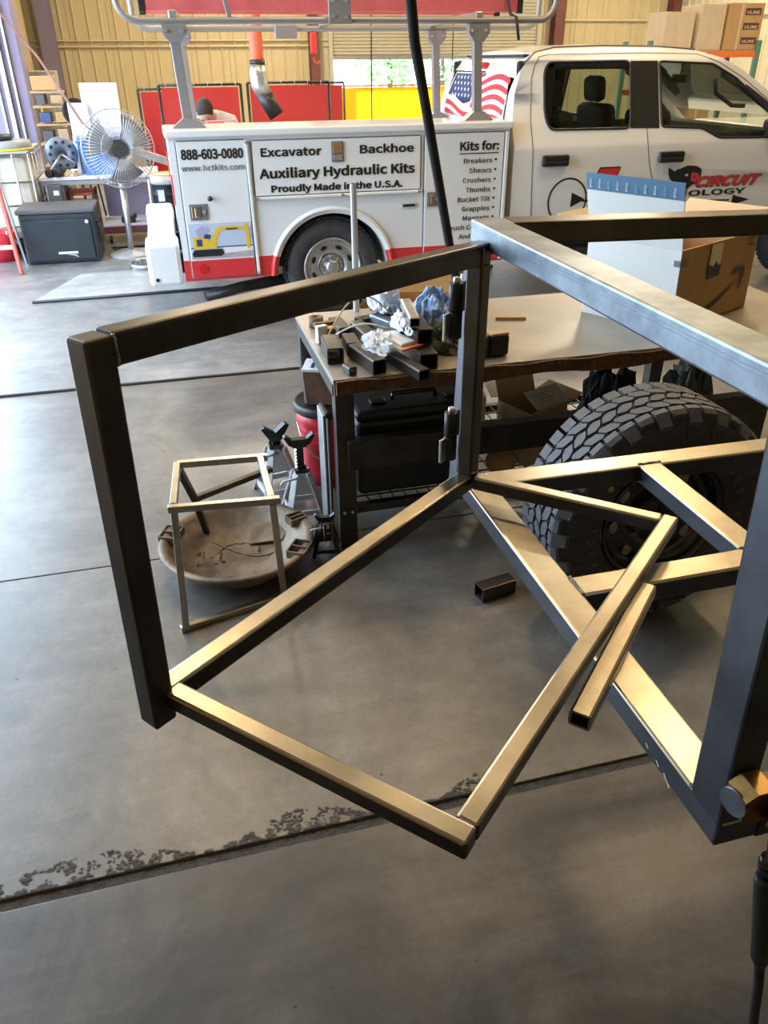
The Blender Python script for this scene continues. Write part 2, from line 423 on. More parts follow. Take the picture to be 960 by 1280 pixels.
WM = {}
def build(name, mb, m, parent=None, label=None, cat=None, group=None, kind=None, recalc=True):
    bm = mb.bm if isinstance(mb, MB) else mb
    if recalc: bmesh.ops.recalc_face_normals(bm, faces=bm.faces)
    me = bpy.data.meshes.new(name)
    lo = Vector((1e9,) * 3); hi = -lo
    for v in bm.verts:
        for k in range(3):
            lo[k] = min(lo[k], v.co[k]); hi[k] = max(hi[k], v.co[k])
    c = Vector(((lo.x + hi.x) / 2, (lo.y + hi.y) / 2, lo.z))
    bmesh.ops.translate(bm, verts=bm.verts, vec=-c)
    bm.to_mesh(me); bm.free()
    for x in (m if isinstance(m, (list, tuple)) else [m]): me.materials.append(MT[x] if isinstance(x, str) else x)
    o = bpy.data.objects.new(name, me); C.objects.link(o)
    if parent:
        o.parent = parent
        o.matrix_parent_inverse = WM[parent.name].inverted()
    o.location = c
    WM[o.name] = Matrix.Translation(c)
    tag(o, label, cat, group, kind)
    return o
def tag(o, label=None, cat=None, group=None, kind=None):
    if label: o['label'] = label
    if cat: o['category'] = cat
    if group: o['group'] = group
    if kind: o['kind'] = kind
    return o
def thing(name, label, cat, loc=(0, 0, 0), group=None):
    o = bpy.data.objects.new(name, None); C.objects.link(o); o.empty_display_size = 0.1
    o.location = loc; WM[o.name] = Matrix.Translation(loc)
    return tag(o, label, cat, group)
def dup(root, delta=(0, 0, 0), rz=0, label=None, group=None, scale=None):
    r = root.copy(); C.objects.link(r)
    r.location = root.location + Vector(delta)
    r.rotation_euler = (root.rotation_euler.x, root.rotation_euler.y, root.rotation_euler.z + rz)
    if scale: r.scale = (scale,) * 3
    if label: r['label'] = label
    if group: r['group'] = group
    def rec(src, dst):
        for ch in list(src.children):
            c = ch.copy(); C.objects.link(c); c.parent = dst; rec(ch, c)
    rec(root, r)
    return r

FONT = None; FK = 1.0
try:  # a plain grotesque that ships with Blender itself; the built-in font serves if it is missing
    import os
    FONT = bpy.data.fonts.load(os.path.join(bpy.utils.resource_path('LOCAL'), 'datafiles', 'fonts', 'Noto Sans CJK Regular.woff2'))
    FK = 2.05
except Exception: FONT = None
def text(s, size=0.1, bold=0.0, shear=0.0, width=None, depth=0.0015, align='CENTER'):
    cu = bpy.data.curves.new('t', 'FONT'); cu.body = s; cu.size = size * FK; cu.font = FONT or cu.font; cu.align_x = align
    cu.offset = 0 if FONT else bold; cu.extrude = depth; cu.shear = shear; cu.resolution_u = 3
    o = bpy.data.objects.new('t', cu); C.objects.link(o)
    bpy.context.view_layer.update()
    me = bpy.data.meshes.new_from_object(o)
    bm = bmesh.new()
    d = bold * 0.9
    for k, (dx, dy) in enumerate(((0, 0), (d, 0), (-d, 0), (0, d), (0, -d), (d*.7, d*.7), (-d*.7, d*.7), (d*.7, -d*.7), (-d*.7, -d*.7)) if (FONT and bold) else ((0, 0),)):
        n0 = len(bm.verts); bm.from_mesh(me); bm.verts.ensure_lookup_table()
        for v in bm.verts[n0:]: v.co += Vector((dx, dy, -k*depth*0.02))
    C.objects.unlink(o); bpy.data.objects.remove(o); bpy.data.meshes.remove(me)
    if width:
        xs = [v.co.x for v in bm.verts]
        k = width / (max(xs) - min(xs))
        for v in bm.verts: v.co.x *= k
    return bm
def put_text(name, s, loc, m, parent, size=0.1, bold=0.0, shear=0.0, width=None, xdir=(1, 0, 0), ydir=(0, 0, 1), align='CENTER', depth=0.0015):
    bm = text(s, size, bold, shear, width, depth, align)
    x = Vector(xdir).normalized(); y = Vector(ydir).normalized(); z = x.cross(y)
    mtx = Matrix((x, y, z)).transposed().to_4x4(); mtx.translation = Vector(loc)
    bmesh.ops.transform(bm, matrix=mtx, verts=bm.verts)
    return build(name, bm, m, parent, recalc=False)
def plate2d(loops, cuts=(), fn=None):
    """filled outline with holes, cut along the second coordinate, mapped to 3D by fn(u,v)"""
    ls = [[Vector((p[0], p[1], 0)) for p in l] for l in loops]
    flat = [p for l in ls for p in l]
    tris = geometry.tessellate_polygon(ls)
    b = MB(); V = [b.bm.verts.new(p) for p in flat]
    for t in tris:
        try: b.bm.faces.new([V[i] for i in t])
        except ValueError: pass
    for c in cuts:
        bmesh.ops.bisect_plane(b.bm, geom=b.bm.verts[:] + b.bm.edges[:] + b.bm.faces[:], plane_co=(0, c, 0), plane_no=(0, 1, 0))
    if fn:
        for v in b.bm.verts: v.co = Vector(fn(v.co.x, v.co.y))
    for f in b.bm.faces: f.smooth = True
    return b

# ================================================================ THE SETTING
WL, WR, WB, WF, CH = -2.6, 14.0, 22.0, -6.0, 6.0
fl = build('floor', MB().box(((WL+WR)/2, (WB+WF)/2, -0.068), (WR-WL+1, WB-WF+1, 0.12)), 'joint', kind='structure')
def slab(x0, x1, y0, y1, m, zt=0.0):
    b = MB().box(((x0+x1)/2, (y0+y1)/2, zt - 0.03), (x1-x0, y1-y0, 0.06), bev=0.003)
    return build('slab', b, m, fl)
XS = [(WL-0.3, 4.6), (4.608, WR+0.3)]
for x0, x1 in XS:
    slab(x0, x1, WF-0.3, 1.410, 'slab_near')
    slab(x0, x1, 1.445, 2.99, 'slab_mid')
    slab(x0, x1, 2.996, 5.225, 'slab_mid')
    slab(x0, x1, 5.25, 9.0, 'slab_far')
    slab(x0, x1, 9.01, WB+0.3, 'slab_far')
# ragged worn rim of dried grime along the near joint
from mathutils import noise as nz
g = MB(); rc = random.Random(5)
for k in range(2600):
    x = rc.uniform(-0.72, 0.75)
    env = max(0.0, nz.noise(Vector((x*3.1, 0.3, 0))) + 0.30) * 0.10 + 0.006
    q = rc.random()
    if q > 0.75 + nz.noise(Vector((x*14, 2, 0)))*0.6: continue
    y = 1.448 + env * rc.random() ** 1.6
    if nz.noise(Vector((x*22, y*22, 1))) < -0.12: continue
    r = rc.uniform(0.0015, 0.005); n = rc.randint(5, 7); a0 = rc.random()*6
    zz_ = 0.0012 + rc.random()*0.002
    g.poly([(x + r*rc.uniform(.7, 2.2)*math.cos(a0 + 2*PI*i/n), y + r*rc.uniform(.5, 1.1)*math.sin(a0 + 2*PI*i/n), zz_) for i in range(n)])
build('grime_crust', g, 'grime', fl, kind='stuff', recalc=False)
g = MB()
for k in range(140):  # swarf and grit
    x, y = rc.uniform(-1.5, 2.2), rc.uniform(-0.2, 4.5); r = rc.uniform(.0012, .0035)
    g.poly([(x + r*rc.uniform(.4, 2)*math.cos(2*PI*i/5), y + r*math.sin(2*PI*i/5), 0.0015) for i in range(5)])
build('floor_grit', g, 'grime', fl, kind='stuff', recalc=False)
# pale patch panel with a black rubber lip in front of the truck
pl = build('floor_plate', MB().prism([(-1.33, 7.62, 0.001), (3.2, 7.75, 0.001), (3.2, 8.75, 0.001), (-0.98, 8.62, 0.001)], (0, 0, 0.012)), 'slab_pale', fl)
build('rubber_lip', MB().tube([(-1.33, 7.60, 0.014), (0, 7.63, 0.014), (1.5, 7.68, 0.014), (3.2, 7.73, 0.014)], 0.014, 8), 'black', fl)
b = MB()
pts = [(-2.5, 5.235, 0.004)] + [(-2.5 + 0.25*k, 5.237 + random.uniform(-.004, .004), 0.004) for k in range(1, 24)]
b.tube(pts, 0.012, 6)
build('joint_seal', b, 'black', fl)

# walls: ribbed steel sheets, each sheet a panel with its raised ribs
def ribs_profile(b, P, u, nrm, width, z0, z1, pitch=0.30, first=0.15):
    u = Vector(u); nrm = Vector(nrm); n = int((width - first) / pitch + 0.999)
    for k in range(n):
        s0 = first + k * pitch
        if s0 + 0.03 > width: break
        p = Vector(P) + u * s0
        q = [p - u*0.03, p - u*0.014 + nrm*0.028, p + u*0.014 + nrm*0.028, p + u*0.03]
        b.prism([(v.x, v.y, z0) for v in q], (0, 0, z1 - z0))
def wall_sheet(parent, P, u, nrm, width, z0, z1, m):
    u = Vector(u); nrm = Vector(nrm); b = MB()
    c = Vector(P) + u * width / 2 - nrm * 0.01
    b.bar((c.x, c.y, z0), (c.x, c.y, z1), width - 0.008, 0.02, up=nrm)
    ribs_profile(b, P, u, nrm, width, z0, z1)
    return build('wall_panel', b, m, parent)
wb = build('wall_back', MB().box(((WL+4.44)/2, WB+0.1, CH/2), (4.44-WL, 0.12, CH)).box(((9.93+WR)/2, WB+0.1, CH/2), (WR-9.93, 0.12, CH)).box((7.185, WB+0.1, 4.9), (5.49, 0.12, 2.2)), 'yellow_wall', kind='structure')
x = WL
while x < WR - 0.1:
    wd = min(0.9, WR - x)
    if x + wd <= 4.5 or x >= 9.9: wall_sheet(wb, (x, WB, 0), (1, 0, 0), (0, -1, 0), wd, 0, CH, 'yellow_wall')
    elif x < 4.44: wall_sheet(wb, (x, WB, 0), (1, 0, 0), (0, -1, 0), 4.44 - x, 0, CH, 'yellow_wall')
    elif x < 9.93 and x + wd > 9.93: wall_sheet(wb, (9.93, WB, 0), (1, 0, 0), (0, -1, 0), x + wd - 9.93, 0, CH, 'yellow_wall')
    x += wd
for z in (2.2, 2.32): build('trim_girt', MB().box(((WL+4.4)/2, WB-0.06, z), (4.4-WL, 0.05, 0.03), bev=0.005), 'yellow_right', kind='structure')
build('trim_girt', MB().box((11.9, WB-0.06, 2.75), (4.0, 0.06, 0.05), bev=0.005), 'yellow_right', kind='structure')
wr = build('wall_right', MB().box((WR+0.08, (WF+WB)/2, CH/2), (0.12, WB-WF, CH)), 'yellow_right', kind='structure')
y = WF
while y < WB - 0.1:
    wall_sheet(wr, (WR, y, 0), (0, 1, 0), (-1, 0, 0), min(0.9, WB-y), 0, CH, 'yellow_right'); y += 0.9
build('trim_girt', MB().box((WR-0.06, 10, 2.75), (0.06, 24, 0.05), bev=0.005), 'yellow_right', kind='structure')
wl = build('wall_left', MB().box((WL-0.08, 18.0, CH/2), (0.12, 8, CH)).box((WL-0.08, 8.5, 5.3), (0.12, 11.2, 1.4)).box((WL-0.08, -1.6, CH/2), (0.12, 8.8, CH)), 'yellow_wall', kind='structure')  # unseen near stretch shaped to keep daylight off the foreground
for k in range(9): wall_sheet(wl, (WL, 14.0 + 0.9*k, 0), (0, 1, 0), (1, 0, 0), min(0.9, 22-14-0.9*k), 0, CH, 'yellow_wall')
build('wall_front', MB().box(((WL+WR)/2, WF-0.06, CH/2), (WR-WL, 0.12, CH)), 'yellow_wall', kind='structure')
ce = build('ceiling', MB().box(((WL+WR)/2, (WF+WB)/2, CH+0.05), (WR-WL+0.4, WB-WF+0.4, 0.1)), 'ceiling', kind='structure')
for k in range(5): build('rafter', MB().box(((WL+WR)/2, -4 + 6*k, CH-0.15), (WR-WL, 0.15, 0.3)), 'redcol', ce)
def ibeam(name, x, y, m, wdt=0.30, dep=0.34, along='x', tilt=0.0):
    b = MB()
    if along == 'x':
        b.box((x, y, CH/2), (0.02, dep, CH)); b.box((x, y-dep/2, CH/2), (wdt, 0.02, CH)); b.box((x, y+dep/2, CH/2), (wdt, 0.02, CH))
    else:
        b.box((x, y, CH/2), (dep, 0.02, CH)); b.box((x-dep/2, y, CH/2), (0.02, wdt, CH)); b.box((x+dep/2, y, CH/2), (0.02, wdt, CH))
    return build(name, b, m, kind='structure')
ibeam('trim_column', -2.15, 21.7, 'purple', 0.34, 0.3)
ibeam('trim_column', 3.95, 21.75, 'redcol', 0.22, 0.3)
ibeam('trim_column', 10.4, 21.75, 'redcol', 0.26, 0.3)
ibeam('trim_column', 13.75, 21.75, 'redcol', 0.22, 0.3)
# big column and door jamb tracks at the end of the open left doorway
build('trim_column', MB().box((WL+0.52, 12.3, CH/2), (1.04, 0.5, CH), bev=0.01), 'purple', kind='structure')
t = build('trim_door_track', MB().box((-1.80, 12.01, CH/2), (0.05, 0.06, CH)).box((-1.70, 12.02, CH/2), (0.025, 0.04, CH)).box((-1.90, 12.02, CH/2), (0.025, 0.04, CH)), 'galv', kind='structure')
# roll-up door, half open
d1 = build('door_1', MB().box((4.40, WB-0.06, CH/2), (0.10, 0.16, CH)).box((9.97, WB-0.06, CH/2), (0.10, 0.16, CH)), 'doorslat', kind='structure')
zz = 1.89
b = MB().box((7.185, WB-0.02, zz+0.05), (5.5, 0.06, 0.1), bev=0.01); build('bottom_bar', b, 'galv', d1)
sl = None
for k in range(24):
    b = MB()
    z0 = zz + 0.10 + 0.075 * k
    b.prism([(4.44, WB-0.01, z0), (4.44, WB-0.045, z0+0.018), (4.44, WB-0.045, z0+0.055), (4.44, WB-0.01, z0+0.078)], (5.49, 0, 0))
    build('slat', b, 'doorslat', d1)
build('trim_wall_patch', MB().box((4.2, WB-0.03, 1.5), (0.4, 0.02, 3.0)), 'doorslat', kind='structure')
# outside
build('ground', MB().box((5, 20, -0.16), (120, 90, 0.1)), 'ground', kind='structure')
def tree(x, y, h, r, lab):
    t = thing('yard_tree', lab, 'tree', (x, y, -0.11), 'trees outside the roll-up door')
    build('trunk', MB().cyl((x, y, -0.11), (x, y, h*0.55), 0.14, 0.09, 8), 'bark', t)
    b = MB(); rn = random.Random(int(x*10))
    for k in range(900):
        u, v = rn.random()*2*PI, rn.uniform(-1, 1); q = r * rn.random() ** 0.33; s_ = math.sqrt(1-v*v)
        c = Vector((x + q*s_*math.cos(u), y + q*s_*math.sin(u), h*0.62 + q*v*1.1))
        a = Vector((rn.uniform(-1, 1), rn.uniform(-1, 1), rn.uniform(-1, 1))).normalized(); d, e, f_ = frame(a)
        s2 = rn.uniform(0.10, 0.22)
        b.poly([c - e*s2, c + f_*s2*0.6, c + e*s2, c - f_*s2*0.6])
    build('foliage', b, 'leaf', t, kind='stuff', recalc=False)
tree(9.2, 34, 4.0, 1.7, 'leafy tree outside, seen at the left under the half-open roll-up door')
tree(13.4, 40, 4.6, 2.1, 'leafy tree outside, in the middle under the half-open roll-up door')
tree(17.6, 36, 4.2, 1.8, 'leafy tree outside, rightmost under the roll-up door, next to the truck cab')

# high-bay lamps; the stronger ones are added fill for the back of the hall
for k, (x, y, e) in enumerate(BAYS):
    t = thing('ceiling_lamp', ['high-bay lamp under the roof over the right end of the worktable', 'high-bay lamp under the roof close to the left doorway, in front of the truck', 'high-bay lamp under the roof over the middle of the crew cab', 'high-bay lamp under the roof over the back half of the utility box', 'added fill lamp under the roof between the fan and the left wall', 'added fill lamp under the roof right behind the truck cab', 'added fill lamp under the roof close to the back wall left of the roll-up door', 'added fill lamp under the roof by the right back corner column', 'added fill lamp under the roof in front of the pallet rack'][k], 'lamp', (x, y, 5.5), 'high-bay lamps under the roof')
    build('lamp_shade', MB().lathe([(0.05, 0.35), (0.10, 0.30), (0.30, 0.02), (0.31, 0.0), (0.29, 0.02), (0.09, 0.28), (0.05, 0.3)], (x, y, 5.58), n=24), 'alu', t)
    build('rod', MB().cyl((x, y, 5.88), (x, y, 6.0), 0.015), 'blackmet', t)

# ================================================================ THE WELDED CAGE FRAME
def tube_part(name, p0, p1, wd, ht, m, parent, up=None, r=0.006, t=0.005):
    b = MB().hollow(p0, p1, wd, ht, t, up, 0, 1, r)
    return build(name, b, [m, 'steel_in'], parent)
TW, TH = 0.075, 0.052
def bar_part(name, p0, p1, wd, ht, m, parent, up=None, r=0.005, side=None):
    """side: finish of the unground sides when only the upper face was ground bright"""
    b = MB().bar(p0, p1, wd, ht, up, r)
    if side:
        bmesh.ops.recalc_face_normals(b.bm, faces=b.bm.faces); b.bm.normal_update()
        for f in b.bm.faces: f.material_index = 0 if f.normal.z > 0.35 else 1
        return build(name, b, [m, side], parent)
    return build(name, b, m, parent)
cg = thing('welded_cage_frame', 'large welded box frame of bare square steel tube, open at the sides', 'metal frame', (1.4, 1.2, 0.82))
z1, z0 = 1.578 - TH/2, 0.9 - TH/2
xl = 0.714; yb = 1.745; yn = 0.645; T = TW
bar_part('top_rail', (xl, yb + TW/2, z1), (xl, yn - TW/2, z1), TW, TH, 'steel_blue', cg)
bar_part('top_rail', (xl + TW/2, yb, z1), (2.25, yb, z1 - 0.035), TW, TH, 'steel', cg)
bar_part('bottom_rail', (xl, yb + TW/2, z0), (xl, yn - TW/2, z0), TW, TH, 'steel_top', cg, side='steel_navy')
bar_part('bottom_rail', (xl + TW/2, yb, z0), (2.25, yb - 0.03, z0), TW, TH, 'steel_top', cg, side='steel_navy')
bar_part('bottom_rail', (xl + TW/2, yn, z0 - 0.005), (2.25, yn, z0 - 0.005), TW, TH, 'steel', cg)
bar_part('top_rail', (xl + TW/2, yn, z1), (2.25, yn, z1), TW, TH, 'steel', cg)
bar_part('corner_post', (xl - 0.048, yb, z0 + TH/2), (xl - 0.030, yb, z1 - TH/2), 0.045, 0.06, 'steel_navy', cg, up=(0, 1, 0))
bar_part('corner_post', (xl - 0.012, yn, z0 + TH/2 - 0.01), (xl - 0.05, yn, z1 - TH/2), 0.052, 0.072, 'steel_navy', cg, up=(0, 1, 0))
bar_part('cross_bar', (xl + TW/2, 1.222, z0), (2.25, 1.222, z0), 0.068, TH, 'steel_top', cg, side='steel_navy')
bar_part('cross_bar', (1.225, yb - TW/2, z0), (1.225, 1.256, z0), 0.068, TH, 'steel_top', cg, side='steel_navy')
bar_part('end_bar', (2.21, yb - TW/2, z0), (2.21, yn + TW/2, z0), TW, TH, 'steel', cg)
bar_part('end_bar', (2.21, yb - TW/2, z1 - .033), (2.21, yn + TW/2, z1), TW, TH, 'steel', cg)
bar_part('corner_post', (2.21, yn, z0+TH/2), (2.21, yn, z1-TH/2), 0.05, TW, 'steel', cg, up=(0, 1, 0))
bar_part('corner_post', (2.21, yb, z0+TH/2), (2.21, yb, z1-TH/2 - .033), 0.05, TW, 'steel', cg, up=(0, 1, 0))
# weld seams where the bars meet
b = MB()
def bead(b, p0, p1, r=0.0045, n=14):
    p0, p1 = Vector(p0), Vector(p1)
    b.tube([p0.lerp(p1, i/n) + Vector((random.uniform(-1, 1), random.uniform(-1, 1), random.uniform(-1, 1)))*0.0012 for i in range(n+1)], r, 6)
zt = 0.9
bead(b, (xl + T/2, 1.19, zt), (xl + T/2, 1.255, zt)); bead(b, (1.19, yb - T/2, zt), (1.26, yb - T/2, zt))
bead(b, (1.19, 1.256, zt), (1.26, 1.256, zt)); bead(b, (xl - T/2, yn + T/2, zt), (xl + T/2, yn + T/2, zt))
bead(b, (xl - T/2, yb - T/2, z1 - T/2), (xl + T/2, yb - T/2, z1 - T/2)); bead(b, (xl - T/2, yb + T/2, z1 - T/2), (xl - T/2, yb - T/2, z1 - T/2))
build('weld_seam', b, 'weld', cg, kind='stuff')
for dz in (0.012, 0.006):
    build('seam_line', MB().bar((xl - TW/2 - 0.0004, yb + 0.03, z1 + dz), (xl - TW/2 - 0.0004, yn, z1 + dz), 0.0008, 0.0016), 'steel_blue', cg)
# drilled plug and chalk ticks on the near bottom rail
b = MB()
for y, z, l in ((0.80, 0.868, .010), (0.765, 0.862, .012), (0.74, 0.856, .014), (0.73, 0.85, .012)):
    b.box((xl - T/2 - 0.0008, y, z), (0.001, l, 0.004), rx=0.6)
build('chalk_mark', b, 'white2', cg, kind='stuff')

# ---- hinged gate with its tray frame
gt = thing('hinged_gate_frame', 'open rectangular gate of bare square steel tube swung out to the left', 'gate', (0.25, 1.35, 0.9))
A = Vector((0.672, 1.655, 0)); dg = Vector((-0.78929766, -0.61401076, 0)); ng = Vector((0.61401076, -0.78929766, 0))
G = 0.042
def gp(s_, z): return A + dg * s_ + Vector((0, 0, z)) - ng * G/2
bar_part('stile', gp(0.0, 0.925), gp(0.0, 1.50), G, G, 'steel', gt, up=ng)
bar_part('stile', gp(1.012, 0.905), gp(0.995, 1.588), 0.045, 0.046, 'steel', gt, up=ng)
bar_part('gate_rail', gp(-0.021, 1.522), gp(0.975, 1.567), G, 0.048, 'steel', gt)
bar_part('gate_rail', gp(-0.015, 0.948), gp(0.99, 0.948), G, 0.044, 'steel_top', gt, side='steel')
b = MB()
bead(b, gp(0.973, 1.545) + ng*0.022, gp(0.973, 1.588) + ng*0.022, 0.003)
bead(b, gp(0.988, 0.93) + ng*0.022, gp(0.988, 0.968) + ng*0.022, 0.003)
bead(b, gp(0.021, 1.5) + ng*0.022, gp(0.021, 1.54) + ng*0.022, 0.003)
build('weld_seam', b, 'weld', gt, kind='stuff')
# hinges: two barrel halves, a pin and a leaf each
for zc in (1.385, 1.06):
    x, y = 0.622, 1.712
    h = build('hinge_barrel', MB().cyl((x, y, zc - 0.065), (x, y, zc - 0.001), 0.017, n=20).cyl((x, y, zc + 0.001), (x, y, zc + 0.065), 0.017, n=20), 'blackmet', gt)
    build('hinge_pin', MB().cyl((x, y, zc + 0.06), (x, y, zc + 0.078), 0.008, n=12), 'alu', h)
    build('hinge_leaf', MB().box((x + 0.024, y + 0.012, zc + 0.03), (0.04, 0.008, 0.07), rz=0.3), 'steel_blue', h)
    build('hinge_leaf', MB().box((x - 0.02, y - 0.008, zc - 0.035), (0.034, 0.008, 0.065), rz=0.66, bev=0.002), 'alu', h)
# tray (thinner tube) standing out from the gate towards the camera
S = 0.036
zt_ = 0.97 - S/2
P0 = Vector((0.672, 1.650, zt_)); P1 = Vector((-0.102, 1.045, zt_)); P2 = Vector((0.275, 0.652, zt_)); P3 = Vector((1.030, 1.322, zt_))
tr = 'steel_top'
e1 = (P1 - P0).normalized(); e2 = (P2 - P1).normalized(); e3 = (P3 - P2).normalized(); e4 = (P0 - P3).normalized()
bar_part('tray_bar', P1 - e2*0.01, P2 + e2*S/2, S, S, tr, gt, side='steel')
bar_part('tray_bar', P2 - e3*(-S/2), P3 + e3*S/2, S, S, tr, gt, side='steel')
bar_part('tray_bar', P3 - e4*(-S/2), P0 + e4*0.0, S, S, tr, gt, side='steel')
# loose short tube tacked below the long tray bar
q0 = Vector((0.562, 0.842, 0.917)); q1 = Vector((0.875, 1.148, 0.917))
tube_part('short_sleeve', q0, q1, 0.04, 0.034, tr, gt)

# ---- off-frame stand that carries the cage
st = thing('steel_stand', 'steel stand carrying the right end of the big cage frame', 'stand', (2.45, 1.2, 0))
for x in (2.3, 2.62):
    for y in (0.75, 1.65): build('leg', MB().hollow((x, y, 0), (x, y, 0.75), 0.05, 0.05), 'tabmet', st)
build('stand_top', MB().box((2.46, 1.2, 0.785), (0.45, 1.15, 0.07), bev=0.004), 'tabmet', st)
build('ballast_plate', MB().box((2.46, 1.2, 0.25), (0.42, 1.0, 0.06), bev=0.004), 'rust', st)

# ================================================================ THE SERVICE TRUCK
tk = thing('service_truck', 'white crew cab pickup truck with a utility box body, red skirt stripe and ladder rack', 'truck', (2.8, 7.4, 0))
BY = 6.45
def arc(cx, cz, r, a0, a1, n=20): return [(cx + r*math.cos(math.radians(a0 + (a1-a0)*k/n)), cz + r*math.sin(math.radians(a0 + (a1-a0)*k/n))) for k in range(n+1)]
WX, WZ, WRAD = 1.255, 0.37, 0.47
# near box side with wheel arch cut out
def side_skin(y, thick):
    a0 = math.degrees(math.asin((0.375 - WZ)/WRAD))
    out = [(0.05, 0.375), (0.05, 1.41), (2.75, 1.41), (2.75, 0.375)] + arc(WX, WZ, WRAD, a0, 180 - a0, 28)
    b = MB(); b.prism([(x, y, z) for x, z in out], (0, thick, 0)); return b
bo = build('box_body', side_skin(BY, 0.5), 'white', tk)
fb_ = side_skin(7.9, 0.5)
for v in fb_.bm.verts:
    if v.co.z > 1.3: v.co.z = 1.33
build('box_body', fb_, 'white', tk)
build('box_floor', MB().box((1.4, 7.42, 0.80), (2.68, 0.98, 0.06)).box((2.72, 7.42, 1.1), (0.04, 0.98, 0.55)), 'white', tk)
build('tailgate', MB().box((0.09, 7.42, 1.08), (0.05, 0.95, 0.5), bev=0.01), 'white', tk)
for y, z in ((BY + 0.24, 1.438), (8.16, 1.352)):
    build('box_lid', MB().box((1.40, y, z), (2.74, 0.55, 0.055), bev=0.012), 'white', tk)
# red skirt
b = MB()
o1 = [(0.048, 0.375), (0.048, 0.535), (WX - 0.447, 0.535)] + [p for p in arc(WX, WZ, WRAD+0.001, 159.5, 179, 6)]
b.prism([(x, BY - 0.004, z) for x, z in o1], (0, 0.004, 0))
o2 = [(2.752, 0.375), (2.752, 0.53), (WX + 0.447, 0.53)] + [p for p in arc(WX, WZ, WRAD+0.001, 20.5, 1, 6)]
b.prism([(x, BY - 0.004, z) for x, z in o2], (0, 0.004, 0))
build('skirt_stripe', b, 'red', tk, kind='stuff')
# fender lip
b = MB(); A1 = arc(WX, WZ, WRAD + 0.055, 1, 179, 30); A2 = arc(WX, WZ, WRAD - 0.005, 1, 179, 30)
b.grid(lambda u, v: Vector((A1[round(u*30)][0]*(1-v) + A2[round(u*30)][0]*v, BY - 0.03*math.sin(PI*min(1, v*1.25)) - 0.005, A1[round(u*30)][1]*(1-v) + A2[round(u*30)][1]*v)), 30, 5)
for f in b.bm.faces:
    c = f.calc_center_median(); f.material_index = 1 if c.z < 0.535 else 0
build('fender_lip', b, ['white', 'red'], tk)
def door(x0, x1, za, zb_, nm='compartment_door', m='white'):
    """raised door with a dark shadow gap around it"""
    d = build(nm, MB().box(((x0+x1)/2, BY - 0.008, (za+zb_)/2), (x1-x0, 0.018, zb_-za), bev=0.004), m, tk)
    b = MB(); y = BY - 0.002
    for q in (((x0-0.006, y, za), (x0-0.006, y, zb_)), ((x1+0.006, y, za), (x1+0.006, y, zb_)), ((x0, y, zb_+0.006), (x1, y, zb_+0.006)), ((x0, y, za-0.006), (x1, y, za-0.006))):
        b.bar(*q, 0.008, 0.006)
    build('door_gap', b, 'inkg', d)
    return d
DY = BY - 0.0185
dr1 = door(0.105, 0.605, 0.40, 1.385)
dr2 = door(0.66, 1.99, 0.99, 1.375)
dr3 = door(2.03, 2.70, 0.40, 1.385)
b = MB().box((0.355, DY + 0.0165, 0.466), (0.498, 0.036, 0.135), bev=0.003); build('skirt_stripe', b, 'red', dr1)
b = MB().box((2.365, DY + 0.0165, 0.466), (0.668, 0.036, 0.132), bev=0.003); build('skirt_stripe', b, 'red', dr3)
build('round_reflector', MB().cyl((0.20, DY + 0.006, 0.47), (0.20, DY - 0.006, 0.47), 0.04, n=24), 'redlamp', dr1)
for x, zb_ in ((0.632, 0.40),): build('trim_strip', MB().bar((x, BY - 0.015, zb_), (x - 0.015, BY - 0.015, 1.385), 0.024, 0.03, up=(0, 1, 0), bev=0.006), 'white', tk)
build('trim_strip', MB().box((2.725, BY - 0.012, 0.89), (0.03, 0.03, 1.0), bev=0.006), 'white', tk)
build('trim_strip', MB().box((1.33, BY - 0.02, 0.972), (1.34, 0.03, 0.022), bev=0.006), 'white', tk)
for x in (0.668, 1.34, 1.975): build('strip_bolt', MB().cyl((x, BY - 0.03, 0.972), (x, BY - 0.045, 0.972), 0.012, n=10), 'alu', tk)
for z in (0.415, 1.37): build('strip_bolt', MB().cyl((0.632 - (z-.4)*.015, BY - 0.03, z), (0.632 - (z-.4)*.015, BY - 0.045, z), 0.012, n=10), 'alu', tk)
def paddle(x, z, w_, h, par, vert=False):
    p = build('latch_plate', MB().box((x, DY - 0.004, z), (w_, 0.012, h), bev=0.003), 'inkg', par)
    build('latch_cup', MB().box((x - w_*0.14, DY - 0.012, z), (w_*0.5, 0.012, h*0.72), bev=0.003), 'zinc', p)
    build('latch_paddle', MB().box((x - w_*0.10, DY - 0.018, z - h*0.02), (w_*0.22, 0.01, h*0.6), bev=0.003), 'chrome', p)
    build('keyhole', MB().cyl((x + w_*0.3, DY - 0.008, z), (x + w_*0.3, DY - 0.02, z), 0.014, n=12), 'grey', p)
paddle(0.21, 0.895, 0.135, 0.115, dr1)
paddle(2.10, 0.905, 0.10, 0.11, dr3)
p = build('latch_plate', MB().box((1.315, DY - 0.004, 1.285), (0.095, 0.012, 0.145), bev=0.003), 'inkg', dr2)
build('latch_cup', MB().box((1.315, DY - 0.012, 1.31), (0.075, 0.012, 0.07), bev=0.003), 'zinc', p)
build('latch_paddle', MB().box((1.315, DY - 0.013, 1.245), (0.07, 0.012, 0.04), bev=0.003), 'alu', p)
build('door_knob', MB().cyl((0.305, DY, 0.993), (0.305, DY - 0.035, 0.993), 0.014, n=14).ball((0.305, DY - 0.04, 0.993), 0.02), 'black', dr1)
b = MB().box((1.90, BY - 0.006, 0.865), (0.125, 0.01, 0.036), bev=0.003); bd = build('badge', b, 'greyl', tk)
build('badge_print', MB().box((1.90, BY - 0.0122, 0.865), (0.10, 0.002, 0.018)), 'ink', bd)
